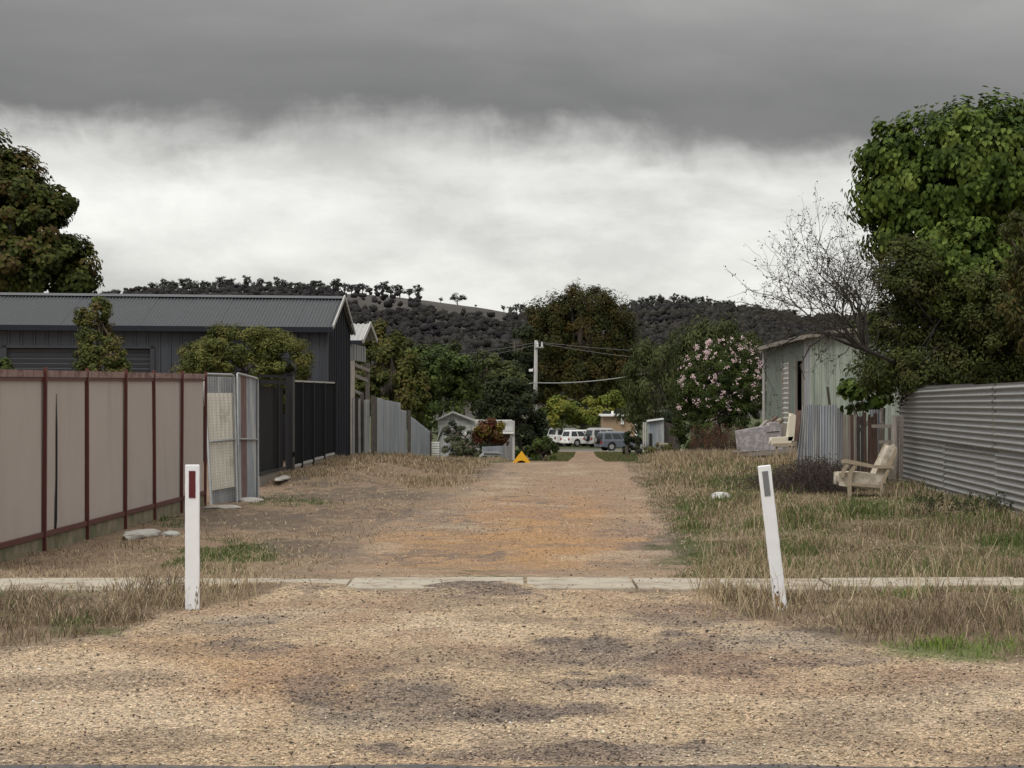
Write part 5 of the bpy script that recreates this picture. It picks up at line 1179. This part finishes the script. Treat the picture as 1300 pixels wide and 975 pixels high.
# bare twiggy tree
def twig_tree(root, start, seeds, mb, r, leafpts):
    def grow(p, d, L, rad, depth):
        n_ = 5; pts = [p.copy()]
        for i in range(n_):
            d = d+r.normal(0, .16, 3)+np.array([0, 0, .035]); d /= np.linalg.norm(d); p = p+d*L/n_; pts.append(p.copy())
        mb.tube(pts, list(np.linspace(rad, rad*.55, n_+1)), 4 if depth > 1 else 6, False)
        if depth >= 6: leafpts.append(p); return
        kk = 3 if depth < 3 else 2
        for j in range(kk):
            q = pts[r.integers(2, n_+1)] if j else pts[-1]
            dd = d+r.normal(0, .55, 3); dd[2] += .05; dd[0] += -.05; dd /= np.linalg.norm(dd)
            grow(q.copy(), dd, L*r.uniform(.62, .92), max(rad*.58, .003), depth+1)
        if depth >= 3 and r.random() < .7: leafpts.append(p)
    for px, py, dy_, L, rad in seeds:
        tgt = np.array(W(px, py, 40.+dy_)); d = tgt-start; d /= np.linalg.norm(d); grow(start.copy(), d, L, rad, 1)
st = np.array(W(1100, 445, 40.)); tb_ = gpt(1170, 44.)
tw = thing('bare_tree', 'sparse leafless twiggy tree reaching left in front of the green shed', 'tree', tb_)
r = np.random.default_rng(81); mb = MB(); lp = []
mb.tube([tb_, W(1168, 520, 43.8), W(1150, 470, 42.5), W(1125, 455, 41), tuple(st)], [.06, .05, .04, .036, .034], 8)
twig_tree(tw, st, [(1040, 395, 0, .8, .028), (1060, 340, .4, .75, .026), (1085, 330, -.4, .7, .024), (1030, 425, -.3, .7, .03), (1020, 350, .5, .85, .024), (990, 390, -.5, .95, .024), (1000, 420, .5, .85, .022), (1040, 330, -.5, .85, .022), (1120, 340, .2, .8, .03), (1050, 370, -.2, .9, .03), (1010, 405, .3, .9, .03)], mb, r, lp)
mb.tube([tuple(st), W(1075, 428, 39.9), W(1050, 424, 39.8), W(1028, 440, 39.8), W(1016, 465, 39.7), W(1022, 482, 39.7)], [.04, .035, .028, .02, .012, .006], 6)
mb.tube([W(1062, 426, 39.9), W(1030, 418, 39.9), W(1000, 402, 39.9), W(975, 393, 39.9), W(940, 383, 39.9), W(915, 388, 39.9)], [.02, .018, .014, .010, .006, .004], 5)
mb.build('branches', M['greytwig'], tw)
lp = np.array(lp); k = r.integers(0, len(lp), 3600); P = lp[k]+r.normal(0, .022, (3600, 3))
V, Fc, per = leaf_arrays(P, rdir(3600, r), .038, .3, .6, r)
link('sparse_leaves', np_mesh('sparse_leaves', V-np.array(tb_), Fc, np.repeat(pal([(.03, .03, .018), (.07, .055, .035)], 3600, r), per, 0), M['leaf']), tw, kind='stuff')
# dark bramble heap
r = np.random.default_rng(83); mb = MB(); bb = gpt(1035, 39.)
for i in range(420):
    px_ = r.uniform(985, 1085); Yv = 39+r.uniform(-1.6, 1.6); b_ = np.array(gpt(px_, Yv)); h = .42*math.exp(-((px_-1035)/46)**2)*r.uniform(.4, 1.15)+.08
    d_ = r.normal(0, .35, 2); mb.tube([b_, b_+np.array([d_[0]*.4, d_[1]*.4, h]), b_+np.array([d_[0], d_[1], h*.7]), b_+np.array([d_[0]*1.5, d_[1]*1.4, h*.1])], [.006, .005, .004, .003], 3, False)
mb.tube([gpt(1000, 38.2), W(1012, 600, 38.2), W(1030, 606, 38.1), W(1055, 612, 38.1), W(1070, 608, 38)], .012, 5)
P = np.array(mb.v)[r.integers(0, len(mb.v), 9000)]+r.normal(0, .05, (9000, 3)); V, Fc, per = leaf_arrays(P, rdir(9000, r), .04, .2, .5, r)
o = link('bramble', np_mesh('bramble', V-np.array(bb), Fc, np.repeat(pal([(.04, .027, .022), (.08, .055, .042), (.13, .09, .065)], 9000, r), per, 0), M['blade']), None, bb, label='low tangle of dark purplish bramble in front of the upright iron sheets', category='bramble')
mb.build('canes', M['darkbark'], o)

# left: big tree behind the shed, cone tree, round shrub
Y = 66.
tree('maple_tree', 'big broad-leaved tree with reddish brown leaf tips behind the left end of the slate shed', 'tree', gpt(-10, Y),
     [pxlobe(10, 260, Y, 58, 66), pxlobe(-40, 240, Y, 70, 80), pxlobe(45, 290, Y, 44, 64), pxlobe(60, 345, Y, 62, 50), pxlobe(0, 340, Y, 80, 60), pxlobe(78, 250, Y, 16, 18), pxlobe(-90, 320, Y, 80, 90), pxlobe(100, 355, Y, 24, 18)],
     380, .34, 42000, .15, [(.028, .038, .012), (.05, .07, .02), (.08, .095, .03), (.085, .06, .03)], 91, r0=.22, asp=.75, shape='h', outward=.9, droop=.8)
tree('conical_tree', 'narrow conical young tree with reddish leaf tips standing behind the taupe fence', 'tree', gpt(128, 41),
     [pxlobe(124, 400, 41, 14, 26), pxlobe(122, 425, 41, 24, 24), pxlobe(128, 450, 41, 34, 26), pxlobe(130, 475, 41, 40, 30), pxlobe(122, 385, 41, 7, 14), pxlobe(104, 405, 41, 7, 14)],
     130, .12, 11000, .065, [(.04, .054, .02), (.07, .09, .03), (.11, .125, .045), (.12, .09, .05)], 92, r0=.04, asp=.6)
tree('round_shrub', 'wide rounded olive green shrub behind the mesh gate and black gate', 'bush', gpt(310, 50.3),
     [pxlobe(310, 455, 50.3, 60, 42, .8), pxlobe(262, 462, 50.3, 40, 34, .8), pxlobe(358, 460, 50.3, 38, 34, .8), pxlobe(310, 500, 50.3, 76, 40, .8), pxlobe(285, 440, 50.3, 30, 26, .7), pxlobe(335, 440, 50.3, 30, 26, .7)],
     340, .19, 48000, .075, [(.04, .052, .016), (.08, .098, .03), (.14, .155, .055), (.14, .13, .055)], 93, r0=.05, asp=.42, trunk='stem', crown='foliage', up=.7)
tree('hedge_tip', 'little green shrub top at the left frame edge behind the taupe fence', 'bush', gpt(5, 40),
     [pxlobe(2, 470, 40, 16, 14)], 14, .1, 700, .09, PAL_GREEN, 94, r0=.02, trunk='stem', crown='foliage')

# ------------------------------------------------------------------ guide posts
Yg_ = 15.02
x0, _, _ = W(244.5, 773, Yg_)
g1 = thing('guide_post', 'upright white roadside post with dark red reflector on the left of the lane', 'guide post', (x0, Yg_, 0))
def localpost(root, hw, th, H_, refl, seed, cutcorner):
    import bmesh
    bm = bmesh.new(); n_ = 24; r_ = random.Random(seed); prev = None
    ring = []
    for i in range(n_+1):
        z_ = -.25+(H_+.25)*i/n_; wv = hw*(1+.0*i); j = lambda a=.0012: r_.uniform(-a, a)
        if cutcorner and i == n_: z_ -= .0
        ring.append([bm.verts.new((sx*wv+j(), sy*th+j(), z_)) for sx, sy in ((-1, -1), (1, -1), (1, 1), (-1, 1))])
    for i in range(n_):
        for k_ in range(4): bm.faces.new((ring[i][k_], ring[i][(k_+1) % 4], ring[i+1][(k_+1) % 4], ring[i+1][k_]))
    bm.faces.new(ring[-1]); bm.faces.new(ring[0][::-1])
    me_ = bpy.data.meshes.new('post_body'); bm.to_mesh(me_); bm.free(); me_.materials.append(M['postpaint' if cutcorner else 'whitepaint'])
    o_ = link('post_body', me_, root); b_ = o_.modifiers.new('b', 'BEVEL'); b_.width = .006; b_.segments = 2; b_.limit_method = 'ANGLE'; b_.angle_limit = R(40)
    return o_
M['postpaint'] = M['whitepaint']
localpost(g1, .0475, .016, .953, None, 1, False)
MB().add([(sx*.0205, -.0215+dy_, z_) for dy_ in (0, .008) for sx, z_ in ((-1, .735), (1, .735), (1, .915), (-1, .915))], [(0, 1, 2, 3), (0, 4, 5, 1), (1, 5, 6, 2), (2, 6, 7, 3), (3, 7, 4, 0)])
def plate(root, name, mat, hw, z0, z1, y, th=.006):
    mb_ = MB().box(-hw, hw, y-th, y, z0, z1); me_ = bpy.data.meshes.new(name); me_.from_pydata(mb_.v, [], mb_.f); me_.materials.append(M[mat]); return link(name, me_, root)
plate(g1, 'reflector', 'redrefl', .0215, .735, .912, -.015)
x1, _, _ = W(991, 773, 15.02)
g2 = thing('guide_post', 'leaning white roadside post with grey reflector and flaking foot on the right', 'guide post', (x1, 15.02, 0))
g2.rotation_euler = (R(1.5), R(-6.6), R(-4))
localpost(g2, .043, .022, .955, None, 2, True)
plate(g2, 'reflector', 'greyrefl', .0195, .755, .918, -.0215)
# flaked rusty foot patches and a bolt hole on the leaning post; scuffed foot of the upright one
def flakes(root, spots_, y, mat, seed):
    r_ = random.Random(seed)
    for (cx, cz, sx, sz) in spots_:
        n_ = 11; P = [(cx+sx*math.cos(2*math.pi*k_/n_)*r_.uniform(.55, 1.1), cz+sz*math.sin(2*math.pi*k_/n_)*r_.uniform(.55, 1.1)) for k_ in range(n_)]
        mb_ = MB().prism(P, y-.0015, y+.002, lambda u, v, d_: (u, d_, v)); me_ = bpy.data.meshes.new('flaked_patch'); me_.from_pydata(mb_.v, [], mb_.f); me_.materials.append(M[mat]); link('flaked_patch', me_, root)
flakes(g2, [(-.022, .06, .016, .055), (.004, .03, .02, .028), (-.006, .075, .012, .02)], -.0215, 'rust', 4)
flakes(g2, [(-.008, .115, .009, .009), (-.024, .155, .004, .012), (.0, .095, .004, .01)], -.0235, 'darktimber', 5)
flakes(g1, [(.028, .10, .008, .022), (.034, .05, .006, .02), (.02, .06, .004, .02), (-.01, .03, .004, .006), (.03, .145, .004, .008)], -.0165, 'greytimber', 6)

# ------------------------------------------------------------------ grass
def blades(P, h, wd, lean, cols, r, seg=2):
    """P n x3 roots; curved tapering blades of 3 triangles"""
    n_ = len(P); az = r.uniform(0, 2*math.pi, n_); d_ = np.c_[np.cos(az), np.sin(az), np.zeros(n_)]
    sd = rdir(n_, r); sd[:, 2] = 0; sd[:, 0] += np.sign(sd[:, 0])*.5; sd /= np.linalg.norm(sd, axis=1)[:, None]
    L = (lean*r.uniform(.2, 1.3, n_))[:, None]; h = h[:, None]; w_ = wd[:, None]; up = np.array([0, 0, 1.])
    m_ = P+d_*h*L*.35+up*h*.6; t_ = P+d_*h*L+up*h*(1-.3*L)
    V = np.stack([P-sd*w_*.5, P+sd*w_*.5, m_-sd*w_*.38, m_+sd*w_*.38, t_], 1).reshape(-1, 3)
    k = np.arange(n_)*5; Fc = np.concatenate([np.c_[k, k+1, k+3], np.c_[k, k+3, k+2], np.c_[k+2, k+3, k+4]])
    return V, Fc, np.repeat(cols, 5, 0)
STRAW = [(.18, .135, .085), (.30, .235, .15), (.42, .335, .215), (.52, .43, .29)]
DULL = [(.10, .072, .048), (.17, .125, .085), (.25, .19, .13), (.36, .285, .195)]
GRN = [(.055, .085, .022), (.09, .13, .035), (.14, .18, .06)]
LIM = [(.09, .14, .02), (.14, .21, .035), (.20, .26, .06)]
def grass(name, label, n, px0, px1, py0, py1, dens, hfun, cfun, seed, lean=.8, wk=1.0):
    r = np.random.default_rng(seed); px_ = r.uniform(px0, px1, n); py_ = r.uniform(py0, py1, n)
    Yv = Y_of_py(py_); X_ = (px_-650)*Yv/F; mk_ = masks(X_, Yv)
    k_ = r.random(n) < dens(X_, Yv, px_, py_, mk_); X_, Yv, px_, py_ = X_[k_], Yv[k_], px_[k_], py_[k_]
    mk_ = {q: v[k_] for q, v in mk_.items()}; n_ = len(X_)
    h = hfun(X_, Yv, px_, py_, mk_)*r.uniform(.45, 1.2, n_); P = np.c_[X_, Yv, ground(X_, Yv)-.01]
    wd = .0042*np.clip(Yv/13, .9, 4)*wk*r.uniform(.7, 1.3, n_)
    V, Fc, cl = blades(P, h, wd, np.full(n_, lean), cfun(X_, Yv, px_, py_, mk_, r), r)
    print(name, n_); link(name, np_mesh(name, V, Fc, cl, M['blade']), kind='stuff', label=label, category='grass')
def colmix(A, B, t, r):
    n_ = len(t); a_ = pal(A, n_, r); b_ = pal(B, n_, r); return np.where((r.random(n_) < t)[:, None], b_, a_)
tuft = lambda X, Y, s, k: sst(.42, .68, fbm(X*k, Y*k, 2, s))
# front verges
def d1(X, Y, px, py, m): return np.where(Y < PATH0-.02, m['vf'], 0)*(.2+.8*tuft(X, Y, 41, 2.5))*(1-.55*((px < 60) & (py < 760)))
def h1(X, Y, px, py, m):
    b_ = .045+.12*tuft(X, Y, 43, 2.2)+.10*np.exp(-((px-195)/60)**2)*sst(14.2, 15.6, Y)+.06*np.exp(-((px-930)/50)**2-((py-755)/30)**2)
    b_ = b_*np.where(m['lime'] > .4, .55, 1)*np.where(m['green'] > .4, .5, 1)
    return b_*sst(0, .7, m['vf'])
def c1(X, Y, px, py, m, r):
    base_ = colmix(DULL, STRAW, np.clip(.25+.6*tuft(X, Y, 47, 1.3)-.2*(px > 900), 0, 1), r); lim = pal(LIM, len(X), r); gr = pal(GRN, len(X), r)
    base_ = np.where((r.random(len(X)) < m['lime']*.85)[:, None], lim, base_); return np.where((r.random(len(X)) < m['green']*.6+.06)[:, None], gr, base_)
grass('dry_grass', 'dry brown grass on the verge strips in front of the footpath', 130000, -260, 1560, 744, 870, d1, h1, c1, 501, 1.0)
# between footpath and fence, left
def d2(X, Y, px, py, m): 
    o_ = off_of(X, Y); return (Y > PATH1+.02)*(o_ > -5.9)*(1-m['gravel'])*np.clip(.16+.75*tuft(X, Y, 51, 1.8)*sst(32, 22, Y)+m['green']*.9, 0, 1)*(px < 640)*(1-.5*m['dark'])
def h2(X, Y, px, py, m): return .03+.045*tuft(X, Y, 53, 3)+.03*m['green']
def c2(X, Y, px, py, m, r): return np.where((r.random(len(X)) < np.clip(m['green']*1.1, 0, .9))[:, None], pal(GRN, len(X), r), colmix(DULL, STRAW, np.full(len(X), .7), r))
grass('thatch_grass', 'short patchy green and straw grass between the footpath and the taupe fence', 60000, -260, 640, 610, 737, d2, h2, c2, 502, .9)
# right field
def d3(X, Y, px, py, m): o_ = off_of(X, Y); return (Y > PATH1+.02)*(1-m['gravel'])*(px > 740)*np.clip(.22+.9*tuft(X, Y, 61, 1.3), 0, 1)*sst(7.6, 7.0, o_)*(1-.7*np.exp(-((px-1250)/60)**2-((py-668)/9)**2))
def h3(X, Y, px, py, m):
    edge_ = sst(0, 55, px-np.interp(py, LP, LR)); return (.05+.16*tuft(X, Y, 63, 1.1)*edge_+.07*sst(30, 50, Y)*edge_*sst(985, 930, px))*np.where(m['green'] > .4, .8, 1)
def c3(X, Y, px, py, m, r):
    t_ = np.clip(.38+.55*tuft(X, Y, 67, .9)+.4*sst(45, 55, Y), 0, 1); a_ = colmix(DULL, STRAW, t_, r)
    gq = np.clip(.22+.55*sst(.52, .66, fbm(X*.9, Y*.7, 3, 69))+m['green']*.6-.3*sst(45, 55, Y), 0, .9); return np.where((r.random(len(X)) < gq)[:, None], pal(GRN+[(.13, .14, .06)], len(X), r), a_)
grass('field_grass', 'rough mixed dry and green grass over the verge right of the lane', 150000, 740, 1560, 586, 738, d3, h3, c3, 503, .8)
# far left mound of straw
def d4(X, Y, px, py, m): o_ = off_of(X, Y); return (Y > 41)*(o_ > -5.75)*(o_ < -2.0)*sst(-2.0, -2.9, o_+(m['n1']-.5)*1.2)*np.clip(.1+1.1*tuft(X, Y, 71, 1.2), 0, 1)*sst(41, 44, Y-(m['n2']-.5)*4)
def h4(X, Y, px, py, m): return .035+.11*tuft(X, Y, 73, .8)
def c4(X, Y, px, py, m, r): return colmix(DULL, STRAW, np.full(len(X), .75), r)
grass('straw_grass', 'straw coloured dry grass along the black fence and the slate shed', 45000, 330, 660, 586, 625, d4, h4, c4, 504, .6)
# grass past the crest, where the land falls away
def far_patch(name, label, off0, off1, Y0, Y1, n, hh, A, B, mixv, seed):
    r = np.random.default_rng(seed); Yv = r.uniform(Y0, Y1, n); o_ = r.uniform(off0, off1, n); X_ = o_+.0311*Yv; P = np.c_[X_, Yv, ground(X_, Yv)-.02]
    h = hh*r.uniform(.5, 1.2, n)*(.6+.6*tuft(X_, Yv, seed, .6)); V, Fc, cl = blades(P, h, np.full(n, .00035)*Yv, np.full(n, .5), colmix(A, B, np.full(n, mixv), r), r)
    link(name, np_mesh(name, V, Fc, cl, M['blade']), kind='stuff', label=label, category='grass')
far_patch('straw_grass', 'straw grass at the foot of the grey corrugated fence', -5.8, -2.4, 56, 84, 16000, .17, DULL, STRAW, .8, 601)
far_patch('straw_grass', 'tall pale dry grass past the crest on the right of the lane', 1.9, 6.2, 52, 78, 26000, .30, DULL, STRAW, .8, 602)
far_patch('lawn', 'green lawn left of the lane beyond the crest', -2.4, -.6, 70, 190, 12000, .1, DULL[:2], GRN, .55, 603)
far_patch('lawn', 'green lawn right of the lane beyond the crest', .9, 4, 70, 190, 12000, .1, DULL[:2], GRN, .55, 604)
# flattened straw and thatch over the bare soil
r = np.random.default_rng(790); n = 42000; px_ = r.uniform(-200, 1450, n); py_ = r.uniform(600, 800, n); Yv = Y_of_py(py_); X_ = (px_-650)*Yv/F; mk_ = masks(X_, Yv)
k_ = (r.random(n) < (1-mk_['gravel'])*(.12+.6*tuft(X_, Yv, 95, 1.9))+.035) & ~((Yv > PATH0) & (Yv < PATH1)) & (off_of(X_, Yv) > -5.7); X_, Yv = X_[k_], Yv[k_]; n = len(X_)
V, Fc, cl = blades(np.c_[X_, Yv, ground(X_, Yv)+.004], r.uniform(.03, .12, n), .0045*np.clip(Yv/13, .9, 3), np.full(n, 2.6), pal(STRAW+[(.50, .42, .30)], n, r), r)
V[:, 2] = np.where(np.arange(len(V)) % 5 > 1, np.repeat(ground(X_, Yv), 5)+.012+(V[:, 2]-np.repeat(ground(X_, Yv), 5))*.25, V[:, 2])
link('straw_litter', np_mesh('straw_litter', V, Fc, cl, M['blade']), kind='stuff', label='flattened dead straw lying over the bare soil of the verges', category='litter')
# ragged grass growing over both edges of the footpath
r = np.random.default_rng(791); n = 14000; X_ = r.uniform(-9, 9, n); sd_ = r.random(n) < .5; Yv = np.where(sd_, 16.47+r.normal(0, .05, n), 17.46+r.normal(0, .06, n))
mid_ = sst(2.3, 1.5, np.abs(X_-.1)); k_ = r.random(n) < tuft(X_, Yv, 96, 2.6)*(1-.93*mid_); X_, Yv = X_[k_], Yv[k_]; n = len(X_)
V, Fc, cl = blades(np.c_[X_, Yv, ground(X_, Yv)], r.uniform(.02, .085, n), np.full(n, .006), np.full(n, 1.4), colmix(STRAW, GRN, np.clip(tuft(X_, Yv, 97, .7)*.8, 0, 1), r), r)
link('edge_grass', np_mesh('edge_grass', V, Fc, cl, M['blade']), kind='stuff', label='low ragged grass creeping over the edges of the concrete footpath', category='grass')
# tall single seed stalks
r = np.random.default_rng(77); P = []
for n_, a_, b_, c_, d_ in ((130, 140, 330, 748, 775), (150, 880, 1010, 745, 790), (160, 1000, 1320, 745, 800), (120, 1000, 1320, 640, 735), (60, 880, 1000, 660, 735)):
    py_ = r.uniform(c_, d_, n_); px_ = r.uniform(a_, b_, n_); Yv = Y_of_py(py_); X_ = (px_-650)*Yv/F; P.append(np.c_[X_, Yv, ground(X_, Yv)])
P = np.concatenate(P); V, Fc, cl = blades(P, r.uniform(.16, .42, len(P)), np.full(len(P), .0055), np.full(len(P), .9), pal([(.30, .23, .14), (.50, .42, .28)], len(P), r), r)
link('seed_stalks', np_mesh('seed_stalks', V, Fc, cl, M['blade']), kind='stuff', label='pale bent grass stalks sticking up out of the verges', category='grass')
# dark thistles along the iron fence
weeds('thistle_weeds', 'dark green thistle stems growing along the foot of the iron fence', 1150, 1310, 640, 31., 34, [(.04, .05, .025), (.075, .085, .04)], 66, .12, .30)

# ------------------------------------------------------------------ gravel stones
n = 58000; r = np.random.default_rng(700)
px_ = r.uniform(-120, 1420, n); py_ = 600+(990-600)*r.uniform(0, 1, n)**.62; Yv = Y_of_py(py_); X_ = (px_-650)*Yv/F; mk_ = masks(X_, Yv)
keep = (r.random(n) < mk_['gravel']*.9+.06*(Yv < PATH1)) & ~((Yv > PATH0-.02) & (Yv < PATH1) & (r.random(n) < .8)) & (Yv > 8.7); X_, Yv = X_[keep], Yv[keep]; mk_ = {q: v[keep] for q, v in mk_.items()}; n = len(X_)
s = np.clip(.0040*(Yv/10)*np.exp(r.normal(0, .42, n)), .0025, .011); O = np.array([(1, 0, 0), (0, 1, 0), (-1, 0, 0), (0, -1, 0), (0, 0, .75), (0, 0, -.6)])
ang = r.uniform(0, 6.28, n); ca, sa = np.cos(ang), np.sin(ang); st_ = r.uniform(.7, 1.5, n)
ov = O[None]*np.stack([st_, 1/st_, r.uniform(.6, 1.1, n)], 1)[:, None]; ov = ov+r.normal(0, .12, ov.shape)
vx = ov[..., 0]*ca[:, None]-ov[..., 1]*sa[:, None]; vy = ov[..., 0]*sa[:, None]+ov[..., 1]*ca[:, None]
onp = np.where((Yv > PATH0-.02) & (Yv < PATH1), .014, 0); zg = np.maximum(ground(X_, Yv), onp)
V = np.stack([vx*s[:, None]+X_[:, None], vy*s[:, None]+Yv[:, None], ov[..., 2]*s[:, None]+(zg+s*.25)[:, None]], 2).reshape(-1, 3)
k = np.arange(n)*6; fs = [(0, 1, 4), (1, 2, 4), (2, 3, 4), (3, 0, 4), (1, 0, 5), (2, 1, 5), (3, 2, 5), (0, 3, 5)]
Fc = np.concatenate([np.c_[k+a_, k+b_, k+c_] for a_, b_, c_ in fs])
gc, _ = ground_color(X_, Yv); q = r.random(n)
cl = gc*np.exp(r.normal(.0, .32, n))[:, None]
dk = q < (.07+.35*mk_['dark']); cl[dk] = np.array([.075, .062, .055])*r.uniform(.6, 2.2, (dk.sum(), 1))
lt = q > .93; cl[lt] = np.array([.50, .42, .34])*r.uniform(.7, 1.3, (lt.sum(), 1))
link('gravel', np_mesh('gravel', V, Fc, np.repeat(np.clip(cl, 0, .8), 6, 0), M['pebble']), kind='stuff', label='loose tan and grey gravel stones over the lane and road shoulder', category='gravel')
# scraps of leaf and bark litter
n = 2600; px_ = r.uniform(-60, 1360, n); py_ = r.uniform(740, 985, n); Yv = Y_of_py(py_); X_ = (px_-650)*Yv/F
V, Fc, per = leaf_arrays(np.c_[X_, Yv, np.maximum(ground(X_, Yv), .016)+.012], rdir(n, r)*.5+np.array([0, 0, 1]), .022, 0, .5, r)
link('leaf_litter', np_mesh('leaf_litter', V, Fc, np.repeat(pal([(.03, .024, .02), (.07, .05, .035), (.14, .10, .07)], n, r), per, 0), M['blade']), kind='stuff', label='small dark leaf and bark scraps scattered over the gravel', category='litter')
